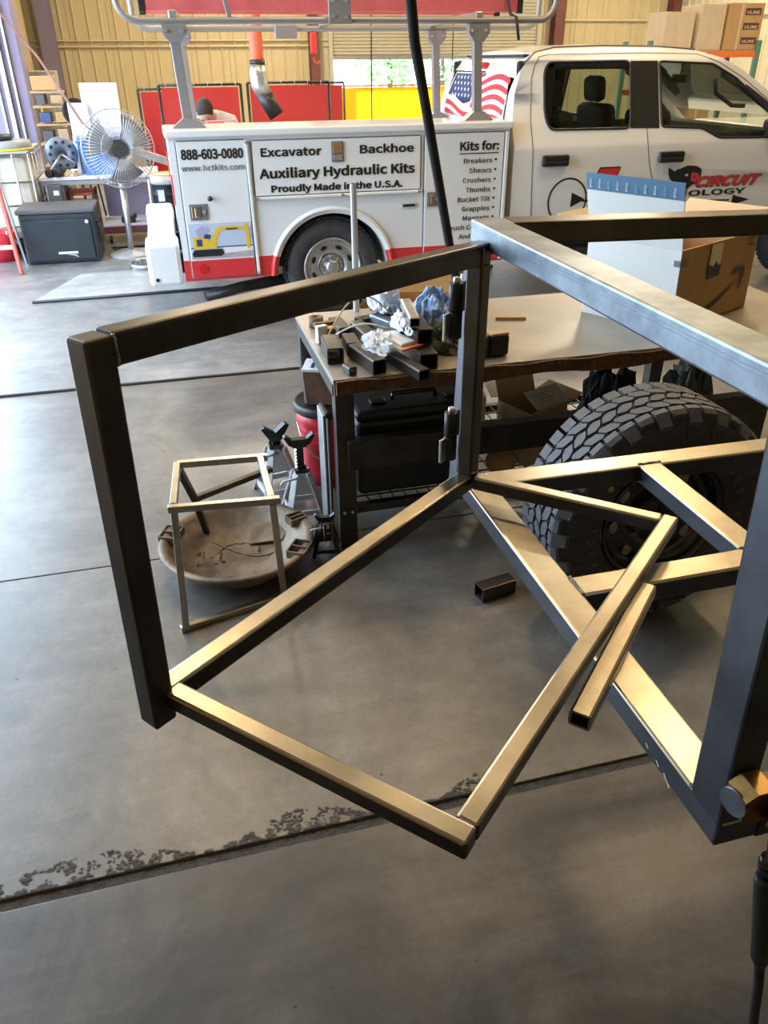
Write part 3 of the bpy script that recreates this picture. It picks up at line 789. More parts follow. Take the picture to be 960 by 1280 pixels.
# lettering on the doors
L = lambda s, x0, x1, zbase, size, bold, par, m='ink', sh=0.0: put_text('lettering', s, ((x0+x1)/2, DY - 0.0015, zbase), m, par, size, bold, sh, x1 - x0)
L('888-603-0080', 0.13, 0.59, 1.268, 0.118, 0.004, dr1)
L('www.hctkits.com', 0.125, 0.595, 1.187, 0.072, 0.0005, dr1, 'inkg')
L('Excavator', 0.715, 1.185, 1.268, 0.105, 0.003, dr2)
L('Backhoe', 1.49, 1.93, 1.268, 0.105, 0.003, dr2)
L('Auxiliary Hydraulic Kits', 0.70, 1.945, 1.115, 0.122, 0.004, dr2)
L('Proudly Made in the U.S.A.', 0.78, 1.84, 1.013, 0.088, 0.003, dr2)
L('Kits for:', 2.32, 2.655, 1.262, 0.112, 0.003, dr3)
build('underline', MB().box((2.487, DY - 0.001, 1.237), (0.335, 0.003, 0.007)), 'ink', dr3)
for k, (s_, wd) in enumerate((('Breakers', .245), ('Shears', .195), ('Crushers', .245), ('Thumbs', .215), ('Bucket Tilt', .285), ('Grapples', .245), ('Magnets', .235), ('Brush Cutters', .37), ('And More', .26))):
    z = 1.165 - 0.0735 * k
    L(s_, 2.60 - wd, 2.60, z, 0.068, 0.0, dr3)
    build('bullet_dot', MB().cyl((2.635, DY, z + 0.022), (2.635, DY - 0.002, z + 0.022), 0.009, n=14), 'ink', dr3)
# picture of an excavator on the first door
px0, pz0, pw, ph = 0.118, 0.548, 0.482, 0.262
pc = build('picture_panel', MB().box((px0+pw/2, DY - 0.001, pz0+ph/2), (pw, 0.004, ph)), 'sky_p', dr1)
def pp(name, pts, m, dy):
    b = MB(); b.prism([(px0 + u*pw, DY - 0.004 - dy, pz0 + v*ph) for u, v in pts], (0, 0.0015, 0)); return build(name, b, m, pc)
pp('printed_ground', [(0, 0), (1, 0), (1, .30), (.4, .22), (0, .14)], 'snow_p', 0)
pp('printed_hedge', [(0, .30), (1, .30), (1, .335), (0, .33)], 'navy', .0005)
pp('printed_snow', [(.53, .12), (1, .18), (1, .30), (.53, .30)], 'paper', .0007)
pp('printed_tree', [(.14, .60), (.10, .80), (.16, .88), (.22, .95), (.27, .86), (.30, .92), (.33, .80), (.27, .62)], 'lav', .0004)
pp('printed_tree', [(.93, .50), (.95, .72), (.97, .88), (.995, .86), (.995, .50)], 'lav', .0004)
pp('printed_boom', [(.30, .45), (.36, .62), (.43, .84), (.50, .90), (.70, .90), (.86, .86), (.93, .90), (.94, .80), (.88, .77), (.72, .80), (.52, .79), (.48, .74), (.42, .50), (.40, .42)], 'yellow', .001)
pp('printed_dipper', [(.88, .94), (.93, .96), (.95, .80), (.97, .45), (.955, .24), (.925, .22), (.90, .30), (.91, .55), (.885, .80)], 'yellow', .0015)
pp('printed_house', [(.05, .28), (.42, .28), (.42, .46), (.30, .48), (.28, .58), (.10, .62), (.04, .60)], 'yellow', .002)
pp('printed_window', [(.10, .36), (.19, .36), (.19, .56), (.10, .56)], 'navy', .0025)
pp('printed_exhaust', [(.22, .58), (.32, .56), (.34, .68), (.24, .70)], 'navy', .0028)
pp('printed_track', [(.03, .06), (.48, .06), (.53, .14), (.50, .26), (.05, .26), (.01, .16)], 'ink', .003)
put_text('lettering', 'KOMATSU', (px0 + .68*pw, DY - 0.007, pz0 + .80*ph), 'ink', pc, 0.022, 0.0005, width=0.085)
# rear bumper, tail lamp, tail pipe
build('bumper', MB().box((-0.10, 6.63, 0.51), (0.26, 0.36, 0.33), bev=0.03).box((-0.10, 7.5, 0.50), (0.24, 1.9, 0.22), bev=0.02).box((-0.10, 8.35, 0.51), (0.26, 0.36, 0.33), bev=0.03), 'white', tk)
build('bumper_bolt', MB().cyl((-0.17, 6.455, 0.40), (-0.17, 6.44, 0.40), 0.014, n=10), 'blackmet', tk)
build('tail_lamp', MB().box((0.043, 6.50, 1.05), (0.012, 0.03, 0.22), bev=0.004), 'redlamp', tk)
build('tail_lamp', MB().box((0.043, 8.34, 1.05), (0.012, 0.03, 0.22), bev=0.004), 'redlamp', tk)
b = MB(); b.tube([(0.20, 6.75, 0.17), (0.5, 6.78, 0.22), (0.9, 6.85, 0.25), (1.6, 7.0, 0.28)], 0.045, 18)
build('tail_pipe', b, 'blackmet', tk)
build('pipe_mouth', MB().cyl((0.192, 6.748, 0.169), (0.199, 6.75, 0.17), 0.038, n=18), 'steel_in', tk)
build('chassis_rail', MB().box((2.6, 6.95, 0.42), (5.6, 0.08, 0.16)).box((2.6, 7.9, 0.42), (5.6, 0.08, 0.16)).box((WX, 7.42, 0.37), (0.12, 1.6, 0.12)), 'black', tk)
ww = MB().lathe([(WRAD+.01, 0.0), (WRAD+.01, 0.46), (0.0, 0.46)], (WX, BY + 0.01, WZ), (0, 1, 0), 40)
bmesh.ops.bisect_plane(ww.bm, geom=ww.bm.verts[:]+ww.bm.edges[:]+ww.bm.faces[:], plane_co=(0, 0, 0.38), plane_no=(0, 0, 1), clear_inner=True)
build('wheel_well', ww, 'black', tk)
build('running_board', MB().box((4.0, 6.50, 0.40), (1.9, 0.16, 0.06), bev=0.02), 'black', tk)

def truck_wheel(cx, cy, sgn):
    c = (cx, cy, 0.395)
    t = build('truck_tyre', MB().lathe([(0.235, .02), (0.25, -.005), (0.30, -.02), (0.345, -.012), (0.378, .01), (0.393, .05), (0.395, .13), (0.393, .20), (0.378, .24), (0.33, .265), (0.25, .255), (0.235, .23)], (cx, cy, 0.395), (0, sgn, 0), 64), 'rubber', tk)
    b = MB()
    for r_ in (0.02, ): pass
    for k in range(48):
        for yy in (0.035, 0.08, 0.125, 0.17, 0.21):
            a = 2*PI*(k + (0.5 if yy in (0.08, .17) else 0))/48
            b.box((cx + 0.396*math.cos(a), cy + sgn*yy, 0.395 + 0.396*math.sin(a)), (0.034, 0.034, 0.01), ry=-a + PI/2)
    build('tread_block', b, 'rubber', t, kind='stuff')
    wh = build('wheel_rim', MB().lathe([(0.238, -.002), (0.245, -.010), (0.235, -.014), (0.222, .0), (0.215, .03), (0.20, .045), (0.17, .035), (0.135, .028), (0.11, .045), (0.10, .06)], c, (0, sgn, 0), 48).lathe([(0.10, .05), (0, .05)], c, (0, sgn, 0), 24), 'alu', tk)
    for k in range(8):
        a = 2*PI*(k+.5)/8
        b = MB(); b.ball((cx + 0.162*math.cos(a), cy + sgn*0.034, 0.395 + 0.162*math.sin(a)), 0.030, 0.62, 0.18, 1.0)
        bmesh.ops.rotate(b.bm, verts=b.bm.verts, cent=(cx + 0.162*math.cos(a), cy, 0.395 + 0.162*math.sin(a)), matrix=Matrix.Rotation(-a, 3, 'Y'))
        build('hand_hole', b, 'steel_in', wh)
    h = build('hub', MB().lathe([(0.062, .055), (0.060, .02), (0.05, .008), (0.042, .0), (0.0, -.002)], c, (0, sgn, 0), 32), 'alu', wh)
    for k in range(8):
        a = 2*PI*k/8
        build('lug_nut', MB().cyl((cx + 0.078*math.cos(a), cy + sgn*0.05, 0.395 + 0.078*math.sin(a)), (cx + 0.078*math.cos(a), cy + sgn*0.015, 0.395 + 0.078*math.sin(a)), 0.012, n=6), 'chrome', wh)
truck_wheel(WX, 6.50, 1)
truck_wheel(WX, 8.40, -1)
truck_wheel(5.95, 6.50, 1)
truck_wheel(5.95, 8.40, -1)

# ---- cab
def cprof(z):
    y = 6.45
    if z > 1.25: y += .36 * (min(z, 1.88) - 1.25)
    if z > 1.88: y += (z - 1.88) * 1.6 + max(0, z - 1.93) ** 2 * 60
    if z < 0.9: y += (0.9 - z) ** 2 * .25
    return y
CUTS = [0.55, .65, .75, .85, .95, 1.05, 1.15, 1.24, 1.26, 1.28, 1.35, 1.45, 1.55, 1.65, 1.75, 1.84, 1.87, 1.89, 1.91, 1.93, 1.945, 1.96, 1.97]
def rnd(pts, r=0.05, n=4):
    """round the corners of an outline"""
    out = []; m = len(pts)
    for i in range(m):
        p = Vector(pts[i]); a = Vector(pts[i-1]) - p; c = Vector(pts[(i+1) % m]) - p
        q = min(r, a.length/2, c.length/2); s0 = p + a.normalized()*q; s1 = p + c.normalized()*q
        for k in range(n+1):
            t = k/n; out.append(tuple((s0*(1-t)**2 + p*2*t*(1-t) + s1*t*t)))
    return out
OUT = [(2.80, 0.50), (2.80, 1.234), (2.795, 1.453), (2.83, 1.65), (2.89, 1.80), (2.95, 1.87), (3.053, 1.935), (3.307, 1.972), (3.754, 1.982), (4.278, 1.974), (4.568, 1.948), (4.756, 1.893), (4.98, 1.79), (5.223, 1.638), (5.55, 1.42), (5.72, 1.30), (5.72, 1.0), (5.42, 0.95), (5.38, 0.50)]
REARW = rnd([(3.14, 1.868), (3.10, 1.80), (3.083, 1.50), (3.12, 1.386), (3.867, 1.381), (3.885, 1.872)], 0.06)
FRONTW = rnd([(4.155, 1.868), (4.165, 1.386), (4.56, 1.366), (4.73, 1.288), (5.30, 1.277), (5.36, 1.36), (5.109, 1.58), (4.90, 1.735), (4.67, 1.845)], 0.03)
PILLAR = [(3.885, 1.873), (3.867, 1.381), (4.141, 1.375), (4.14, 1.872)]
def cab_side(far):
    fy = (lambda z, o=0: 14.95 - cprof(z) + (-o)) if far else (lambda z, o=0: cprof(z) + o)
    b = plate2d([OUT, REARW, FRONTW], CUTS, lambda x, z: (x, fy(z), z))
    bmesh.ops.recalc_face_normals(b.bm, faces=b.bm.faces)
    s_ = build('cab_side', b, 'white', tk)
    e = plate2d([REARW], CUTS, lambda x, z: (x, fy(z, 0.012), z)); build('rear_side_window', e, 'glass', tk)
    e = plate2d([FRONTW], CUTS, lambda x, z: (x, fy(z, 0.012), z)); build('front_side_window', e, 'glass', tk)
    e = plate2d([PILLAR], CUTS, lambda x, z: (x, fy(z, -0.004), z)); build('door_pillar', e, 'black', tk)
    for lp, nm in ((REARW, 'window_seal'), (FRONTW, 'window_seal')):
        build(nm, MB().tube([(x, fy(z, -0.003), z) for x, z in lp], 0.010, 6, closed=True), 'black', tk)
    if not far:
        for pts in ([(3.018, 0.52), (2.985, .9), (2.966, 1.25), (2.957, 1.461), (2.982, 1.745), (3.02, 1.85), (3.07, 1.905), (3.166, 1.922), (4.036, 1.929), (4.543, 1.919), (4.742, 1.854), (4.98, 1.732), (5.223, 1.57), (5.40, 1.44)],
                    [(4.036, 1.93), (4.015, 1.50), (4.03, 1.257), (4.07, 1.099), (4.15, 0.9), (4.25, 0.52)]):
            q = []
            for i in range(len(pts)-1):
                for k in range(5): q.append((pts[i][0]*(1-k/5)+pts[i+1][0]*k/5, pts[i][1]*(1-k/5)+pts[i+1][1]*k/5))
            q.append(pts[-1])
            build('door_seam', MB().tube([(x, fy(z, 0.0005), z) for x, z in q], 0.0045, 5), 'inkg', tk)
        for x0, z in ((3.163, 1.158), (4.255, 1.152)):
            h = build('door_handle', MB().box((x0, 6.415, z), (0.245, 0.045, 0.092), bev=0.018), 'blackgloss', tk)
            build('handle_groove', MB().box((x0, 6.39, z - 0.012), (0.21, 0.012, 0.02), bev=0.004), 'black', h)
cab_side(False); cab_side(True)
# roof, rear wall, windscreen, hood as cross-car surfaces
def cross(name, prof_pts, m, fn_y=None):
    b = MB(); n = len(prof_pts) - 1
    def f(u, v):
        i = min(int(u*n + 1e-6), n); x, z = prof_pts[i]
        y0, y1 = cprof(z), 14.95 - cprof(z)
        return Vector((x, y0 + (y1-y0)*v, z + 0.02*math.sin(PI*v)*(1 if z > 1.9 else 0)))
    b.grid(f, n, 14)
    return build(name, b, m, tk)
cross('cab_roof', [(3.053, 1.935), (3.307, 1.972), (3.754, 1.982), (4.278, 1.974), (4.568, 1.948), (4.756, 1.893)], 'white')
build('roof_seam', MB().tube([(2.93, cprof(1.86)+.004, 1.862), (3.06, cprof(1.938)-.002, 1.940), (3.307, cprof(1.972), 1.977), (3.754, cprof(1.982), 1.987), (4.278, cprof(1.974), 1.979), (4.568, cprof(1.948), 1.953)], 0.008, 6), 'inkg', tk)
cross('windscreen', [(4.756, 1.893), (4.98, 1.79), (5.223, 1.638), (5.55, 1.42)], 'glass')
cross('rear_wall', [(2.80, 0.50), (2.80, 1.0), (2.80, 1.234), (2.795, 1.43)], 'white')
cross('rear_header', [(2.89, 1.80), (2.95, 1.87), (3.053, 1.935)], 'white')
for (ya, yb_) in ((6.52, 6.72), (8.23, 8.43)):
    b = MB(); pts = [(2.795, 1.43), (2.83, 1.65), (2.89, 1.80)]
    b.grid(lambda u, v: Vector((pts[round(u*2)][0], (max(ya, cprof(pts[round(u*2)][1])) if ya < 7 else ya)*(1-v) + (yb_ if yb_ < 7.5 else min(yb_, 14.95 - cprof(pts[round(u*2)][1])))*v, pts[round(u*2)][1])), 2, 2)
    build('rear_corner', b, 'white', tk)
build('hood', MB().box((6.35, 7.475, 1.10), (1.35, 1.85, 0.42), bev=0.08).box((5.62, 7.475, 1.22), (0.24, 1.9, 0.16), bev=0.03), 'white', tk)
build('grille', MB().box((7.06, 7.475, 0.85), (0.12, 1.7, 0.55), bev=0.04), 'chrome', tk)
build('front_fender', MB().box((6.72, 6.52, 0.93), (0.66, 0.14, 0.40), bev=0.03).box((6.72, 8.43, 0.93), (0.66, 0.14, 0.40), bev=0.03), 'white', tk)
# rear window with the flag decal
def rw(y, z):  # point on the raked rear window
    t_ = (z - 1.43) / 0.37
    return (2.790 + 0.035*max(0, t_) + 0.055*max(0, t_)**2 - 0.006, y, z)
def rwpoly(name, pts, m, par, off=0.0):
    b = plate2d([pts], [1.5, 1.56, 1.62, 1.68, 1.74], lambda y, z: tuple(Vector(rw(y, z)) - Vector((off, 0, 0))))
    return build(name, b, m, par, recalc=False)
fd = rwpoly('rear_window_decal', [(6.70, 1.43), (8.28, 1.43), (8.24, 1.60), (8.12, 1.79), (6.82, 1.79), (6.72, 1.62)], 'paper', tk)
def wave(y): return 0.045*math.sin((y - 6.7)*5.2)
for k in range(6):
    z_ = 1.40 + k*0.075
    up_ = []; dn_ = []
    y0, y1 = 6.74, (8.22 if k < 2 else 7.52)
    for i in range(21):
        y = y0 + (y1-y0)*i/20
        up_.append((y, min(1.785, max(1.435, z_ + 0.04 + wave(y))))); dn_.append((y, min(1.785, max(1.432, z_ + wave(y)))))
    keep = [i for i in range(21) if up_[i][1] - dn_[i][1] > 0.008]
    if len(keep) > 3:
        i0, i1 = keep[0], keep[-1]
        rwpoly('flag_stripe', dn_[i0:i1+1] + up_[i0:i1+1][::-1], 'flagred', fd, 0.002 + k*0.0003)
can = [(7.54, 1.56), (7.7, 1.535), (7.85, 1.56), (8.0, 1.60), (8.18, 1.60), (8.10, 1.78), (7.54, 1.78)]
rwpoly('flag_canton', can, 'navy', fd, 0.005)
for r_ in range(4):
    for c_ in range(6):
        y = 7.60 + c_*0.09 + (0.045 if r_ % 2 else 0); z_ = 1.605 + r_*0.048
        if y > 8.08: continue
        pts = []
        for q in range(10):
            a = PI/2 + q*PI/5; R_ = 0.024 if q % 2 == 0 else 0.010
            pts.append((y + R_*math.cos(a), z_ + R_*math.sin(a)*0.9))
        rwpoly('flag_star', pts, 'paper', fd, 0.008)
build('brake_lamp', MB().box((2.862, 7.47, 1.845), (0.03, 0.34, 0.05), rx=0, ry=0.5, bev=0.008), 'redlamp', tk)
# light grey column standing in for the reflection at the cab's rear corner
build('corner_reflection', MB().cyl((2.775, 6.60, 0.45), (2.775, 6.60, 1.25), 0.022, n=10), 'greyl', tk)
# cab interior: seats, dash, wheel, mirror, pillars
def seat(x, y):
    s_ = build('seat', MB().box((x, y, 1.06), (0.17, 0.60, 0.90), ry=-0.14, bev=0.07).box((x + 0.3, y, 0.72), (0.52, 0.52, 0.18), bev=0.06), 'interior', tk)
    build('headrest', MB().box((x - 0.09, y, 1.63), (0.12, 0.32, 0.23), ry=-0.12, bev=0.055), 'interior', s_)
    for dy in (-0.06, 0.06): build('headrest_post', MB().cyl((x - 0.05, y + dy, 1.38), (x - 0.08, y + dy, 1.53), 0.008, n=8), 'chrome', s_)
for x in (3.42, 4.36):
    for y in (6.98, 7.95): seat(x, y)
for y in (6.70, 8.25): build('corner_trim', MB().box((3.05, y, 1.62), (0.34, 0.05, 0.52), bev=0.02), 'interior', tk)
build('window_shade_band', MB().box((3.5, 6.70, 1.845), (0.9, 0.05, 0.06), bev=0.01), 'interior', tk)
build('dashboard', MB().box((5.22, 7.475, 1.20), (0.55, 1.65, 0.30), ry=0.1, bev=0.08), 'dash', tk)
build('steering_wheel', MB().tube([(4.86 + 0.06*math.sin(a)*0.9, 7.95 + 0.18*math.cos(a), 1.24 + 0.17*math.sin(a)) for a in [2*PI*k/24 for k in range(24)]], 0.015, 8, closed=True), 'interior', tk)
build('rear_view_mirror', MB().box((4.90, 7.475, 1.72), (0.03, 0.22, 0.07), bev=0.01), 'interior', tk)
build('headliner', MB().box((3.85, 7.475, 1.915), (1.75, 1.35, 0.02)), 'interior', tk)
build('cab_floor', MB().box((4.1, 7.475, 0.55), (2.5, 1.85, 0.05)), 'interior', tk)
for x in (4.0,):
    build('inner_pillar', MB().box((x, 6.64, 1.62), (0.16, 0.05, 0.52), rx=-0.34).box((x, 8.31, 1.62), (0.16, 0.05, 0.52), rx=0.34), 'interior', tk)
build('inner_door', MB().box((4.1, 6.56, 0.95), (2.3, 0.05, 0.75), bev=0.02).box((4.1, 8.39, 0.95), (2.3, 0.05, 0.75), bev=0.02), 'interior', tk)
b = MB(); b.tube([(4.80, 6.68, 1.78), (4.98, 6.64, 1.68), (5.2, 6.58, 1.54), (5.42, 6.50, 1.38)], 0.035, 8); b.tube([(4.80, 8.27, 1.78), (4.98, 8.31, 1.68), (5.2, 8.37, 1.54), (5.42, 8.45, 1.38)], 0.035, 8)
build('windscreen_pillar', b, 'interior', tk, kind='stuff')
build('grab_handle', MB().tube([(4.75, 6.70, 1.72), (4.82, 6.76, 1.62), (4.98, 6.72, 1.52), (5.05, 6.63, 1.52)], 0.018, 8), 'interior', tk)
mi = build('wing_mirror', MB().box((5.27, 6.25, 1.50), (0.12, 0.22, 0.34), rz=0.15, bev=0.04).box((5.22, 6.42, 1.38), (0.10, 0.16, 0.08), bev=0.02), 'black', tk)
build('mirror_glass', MB().box((5.205, 6.24, 1.51), (0.006, 0.17, 0.27), rz=0.15), 'chrome', mi)
# door decals: hydraulic pump symbol, bull head and wordmark
CY = lambda z: cprof(z) - 0.003
def flat(name, loops, m, par=tk, o=0.0): return build(name, plate2d(loops, [.65, .75, .85, .95, 1.05, 1.15], lambda x, z: (x, cprof(z) - 0.002 - o, z)), m, par, recalc=False)
dc = flat('pump_symbol', [arc(3.325, 0.835, 0.185, 0, 360, 40)[:-1], arc(3.325, 0.835, 0.17, 0, 360, 40)[:-1]], 'ink')
flat('pump_arrow', [[(3.36, 0.90), (3.36, 0.78), (3.49, 0.84)]], 'ink', dc, 0.001)
flat('pump_line', [[(3.46, 0.835), (4.0, 0.80), (4.95, 0.775), (4.95, 0.762), (4.0, 0.787), (3.46, 0.822)]], 'ink', dc, 0.0005)
flat('arrow_head', [[(4.98, 0.81), (5.16, 0.765), (4.98, 0.72)]], 'ink', dc, 0.001)
flat('wordmark_initial', [[(3.50, 0.885), (3.60, 1.09), (3.80, 1.09), (3.74, 0.885)]], 'ink', dc, 0.001)
flat('wordmark_initial', [[(3.515, 0.893), (3.605, 1.08), (3.79, 1.08), (3.73, 0.893)]], 'red', dc, 0.002)
put_text('lettering', 'CIRCUIT', (4.87, CY(0.95) - 0.001, 0.895), 'ink', dc, 0.150, 0.008, 0.35, width=0.68)
put_text('lettering', 'CIRCUIT', (4.87, CY(0.95) - 0.004, 0.898), 'red', dc, 0.145, 0.004, 0.35, width=0.665)
put_text('lettering', 'TECHNOLOGY', (4.50, CY(0.85) - 0.001, 0.822), 'ink', dc, 0.085, 0.002, width=1.18)
bh = flat('bull_head_emblem', [rnd([(4.26, 1.07), (4.30, 1.045), (4.38, 1.05), (4.44, 1.075), (4.54, 1.07), (4.60, 1.04), (4.60, 0.98), (4.56, 0.93), (4.50, 0.90), (4.46, 0.86), (4.40, 0.87), (4.36, 0.93), (4.30, 0.96), (4.27, 1.01)], 0.02, 2)], 'ink', dc, 0.006)
flat('emblem_muzzle', [rnd([(4.50, 1.02), (4.57, 1.01), (4.60, .96), (4.55, .93), (4.50, .95)], 0.02, 2)], 'flagred', bh, 0.008)
flat('emblem_horn', [rnd([(4.285, 1.055), (4.33, 1.03), (4.35, 1.045), (4.31, 1.062)], 0.01, 2)], 'paper', bh, 0.008)
flat('emblem_eye', [rnd([(4.43, 1.0), (4.47, 1.01), (4.46, .985)], 0.005, 2)], 'paper', bh, 0.008)
flat('emblem_nostril', [rnd([(4.52, .985), (4.55, .98), (4.54, .965)], 0.005, 2)], 'ink', bh, 0.009)

# ---- ladder rack on the truck
rk = 'rackgrey'
def curl(x, z, y, s_, r=0.10):
    return [(x + s_*r*math.sin(a)*1.4, y, z + r*(1 - math.cos(a))*1.3) for a in [PI*k/10*0.55 for k in range(1, 11)]] + [(x + s_*r*1.55, y, z + 0.42)]
for y, x0, x1, z in ((6.62, -0.03, 3.0, 2.145), (8.15, 0.05, 3.55, 2.14)):
    pts = [(p[0], p[1], p[2]) for p in curl(x0, z, y, -1)][::-1] + [(x0, y, z), ((x0+x1)/2, y, z + 0.005), (x1, y, z + 0.01)] + curl(x1, z + 0.01, y, 1)
    build('rack_rail', MB().tube(pts, 0.024, 12), rk, tk)
for x, y in ((0.20, 6.62), (2.50, 6.62), (0.30, 8.15), (2.66, 8.15)):
    lean = 0.02
    fz = 0.0 if y < 7 else -0.086
    p = build('rack_post', MB().bar((x + lean, y, 1.50 + fz), (x - 0.01, y, 2.12), 0.07, 0.06, up=(0, 1, 0), bev=0.006), rk, tk)
    build('post_foot', MB().prism([(x - 0.10, y - 0.05, 1.466 + fz), (x + 0.15, y - 0.05, 1.466 + fz), (x + 0.07, y - 0.05, 1.53 + fz), (x - 0.02, y - 0.05, 1.53 + fz)], (0, 0.10, 0)), rk, tk)
    build('post_bracket', MB().prism([(x - 0.085, y - 0.035, 2.13), (x - 0.085, y - 0.035, 2.07), (x - 0.04, y - 0.035, 2.01), (x + 0.04, y - 0.035, 2.01), (x + 0.085, y - 0.035, 2.07), (x + 0.085, y - 0.035, 2.13)], (0, 0.07, 0)), rk, p)
    for dx in (-0.055, 0.055): build('bolt', MB().cyl((x + dx, y - 0.03, 2.085), (x + dx, y - 0.05, 2.085), 0.013, n=6), 'alu', p)
for x in (0.20, 1.45, 2.50): build('rack_crossbar', MB().bar((x, 6.60, 2.185), (x + 0.12, 8.18, 2.185), 0.055, 0.05, bev=0.006), 'alu', tk)
build('rack_bracket', MB().box((1.40, 6.58, 2.22), (0.17, 0.02, 0.19), bev=0.006), rk, tk)
for dx, dz in ((-0.05, -.05), (0.05, -.05), (-.05, .05), (.05, .05)): build('bolt', MB().cyl((1.40+dx, 6.57, 2.22+dz), (1.40+dx, 6.555, 2.22+dz), 0.012, n=6), 'alu', tk)
build('rack_bracket', MB().box((1.22, 8.10, 2.12), (0.20, 0.05, 0.11), bev=0.01), rk, tk)
build('rack_lug', MB().bar((0.60, 6.62, 2.15), (0.56, 6.62, 2.36), 0.03, 0.03, bev=0.004), rk, tk)
# red extension ladder lying on the rack
ld = thing('extension_ladder', 'red fibreglass ladder lying on top of the truck rack', 'ladder', (1.5, 7.1, 2.21))
for y, z in ((6.82, 2.262), (7.30, 2.262)):
    b = MB().bar((0.0, y, z), (2.92, y, z), 0.012, 0.09).bar((0.0, y + 0.018, z + 0.04), (2.92, y + 0.018, z + 0.04), 0.04, 0.01).bar((0.0, y + 0.018, z - 0.04), (2.92, y + 0.018, z - 0.04), 0.04, 0.01)
    build('side_rail', b, 'redf', ld)
    for x in (0.0, 2.92): build('rail_cap', MB().box((x, y + 0.006, z), (0.05, 0.035, 0.11), bev=0.006), 'black', ld)
for k in range(9): build('rung', MB().cyl((0.22 + k*0.305, 6.82, 2.262), (0.22 + k*0.305, 7.30, 2.262), 0.017, n=10), 'alu', ld)
tag(build('tie_down_strap', MB().tube([(2.80, 6.80, 2.33), (2.82, 6.76, 2.20), (2.80, 6.59, 2.17), (2.83, 6.585, 2.02)], 0.012, 6), 'webbing'), 'black strap tied round the right end of the rooftop ladder', 'strap')

# ================================================================ TABLE AND WHAT IS ON IT
TZ = 0.80
tb = thing('steel_worktable', 'long steel worktable with rusty flame-cut front edge and deep lower rails', 'table', (1.75, 3.33, 0))
tx0, tx1, ty0, ty1 = 0.535, 3.05, 2.86, 3.82
build('tabletop', MB().box(((tx0+tx1)/2, (ty0+ty1)/2, TZ - 0.012), (tx1-tx0, ty1-ty0, 0.024), bev=0.002), 'tabletop', tb)
b = MB()  # ragged rusty strip hanging under the front edge
N = 60; top = []; bot = []
for i in range(N+1):
    x = tx0 + 0.01 + (tx1-tx0-0.01)*i/N
    top.append((x, ty0 - 0.018, TZ - 0.006 + 0.004*math.sin(i*0.9)))
    bot.append((x, ty0 - 0.018, TZ - 0.062 + 0.009*math.sin(i*0.37) + random.uniform(-.002, .002)))
b.prism(top + bot[::-1], (0, 0.018, 0))
build('rusty_edge_strip', b, 'rust', tb)
build('side_rail', MB().box((tx0+0.012, (ty0+ty1)/2, TZ - 0.05), (0.024, ty1-ty0-0.06, 0.06), bev=0.003), 'tabmet', tb)
for x, y in ((tx0+0.045, ty0+0.04), (tx0+0.045, ty1-0.04), (2.62, ty0+0.04), (2.62, ty1-0.04)):
    lg = build('leg', MB().box((x, y, (TZ-0.024)/2), (0.08, 0.07, TZ-0.024), bev=0.004), 'tabmet', tb)
    if y < 3 and x < 1:
        for dx in (-0.018, 0.018): build('leg_bolt', MB().cyl((x+dx, y-0.034, 0.18), (x+dx, y-0.042, 0.18), 0.006, n=8), 'alu', lg)
build('lower_rail', MB().box(((tx0+2.62)/2 + 0.03, ty0+0.012, 0.46), (2.62-tx0-0.04, 0.045, 0.14), bev=0.004), 'tabmet', tb)
build('lower_rail', MB().box(((tx0+2.62)/2 + 0.03, ty0+0.002, 0.525), (2.62-tx0-0.04, 0.06, 0.012), bev=0.002), 'tabmet', tb)
build('lower_rail', MB().box(((tx0+2.62)/2 + 0.03, ty0+0.03, 0.185), (2.62-tx0-0.04, 0.04, 0.04), bev=0.004), 'tabmet', tb)
build('lower_rail', MB().box(((tx0+2.62)/2 + 0.03, ty1-0.03, 0.185), (2.62-tx0-0.04, 0.04, 0.04), bev=0.004), 'tabmet', tb)
build('lower_rail', MB().box(((tx0+2.62)/2 + 0.03, ty1-0.03, 0.46), (2.62-tx0-0.04, 0.04, 0.10), bev=0.004), 'tabmet', tb)
b = MB()
for k in range(36): x = tx0 + 0.09 + k*0.057; b.bar((x, ty0+0.03, 0.208), (x, 3.38 if x < 0.86 else ty1-0.04, 0.208), 0.006, 0.006)
for k in range(10): y = ty0 + 0.08 + k*0.09; b.bar((tx0+0.06 if y < 3.38 else 0.86, y, 0.212), (2.62, y, 0.212), 0.006, 0.006)
build('wire_shelf', b, 'blackmet', tb, kind='stuff')
build('tool_holder_post', MB().hollow((0.845, 3.79, TZ), (0.845, 3.79, 1.40), 0.03, 0.03, 0.003, None, 0, 1, 0.012), ['greyl', 'steel_in'], tb)

G1 = 'square tube offcuts on the worktable'
def offcut(x, y, L_, ang, w_=0.062, h=0.062, lab='', z=TZ, tilt=0.0, m='steel'):
    d = Vector((math.cos(ang), math.sin(ang), 0)); c = Vector((x, y, z + h/2 + 0.001))
    o = tube_part('tube_offcut', c - d*L_/2 - Vector((0, 0, tilt*L_/2)), c + d*L_/2 + Vector((0, 0, tilt*L_/2)), w_, h, m, None, None, 0.006)
    return tag(o, lab, 'metal tube', G1)
OC = -1.62
offcut(0.588, 3.13, 0.19, OC, .07, .07, 'blunt square tube offcut nearest the left edge of the worktable')
offcut(0.685, 3.20, 0.14, OC, .06, .055, 'square tube offcut lying between the left-edge block and the long offcut')
offcut(0.705, 2.985, 0.235, -1.36, .06, .062, 'square tube offcut at the front left corner with its open end facing the camera')
offcut(0.615, 2.915, 0.06, -1.3, .036, .036, 'tiny square tube offcut, smallest piece at the front left of the worktable')
offcut(0.77, 3.30, 0.25, -1.5, .06, .062, 'long square tube offcut in the second row behind the front left pieces')
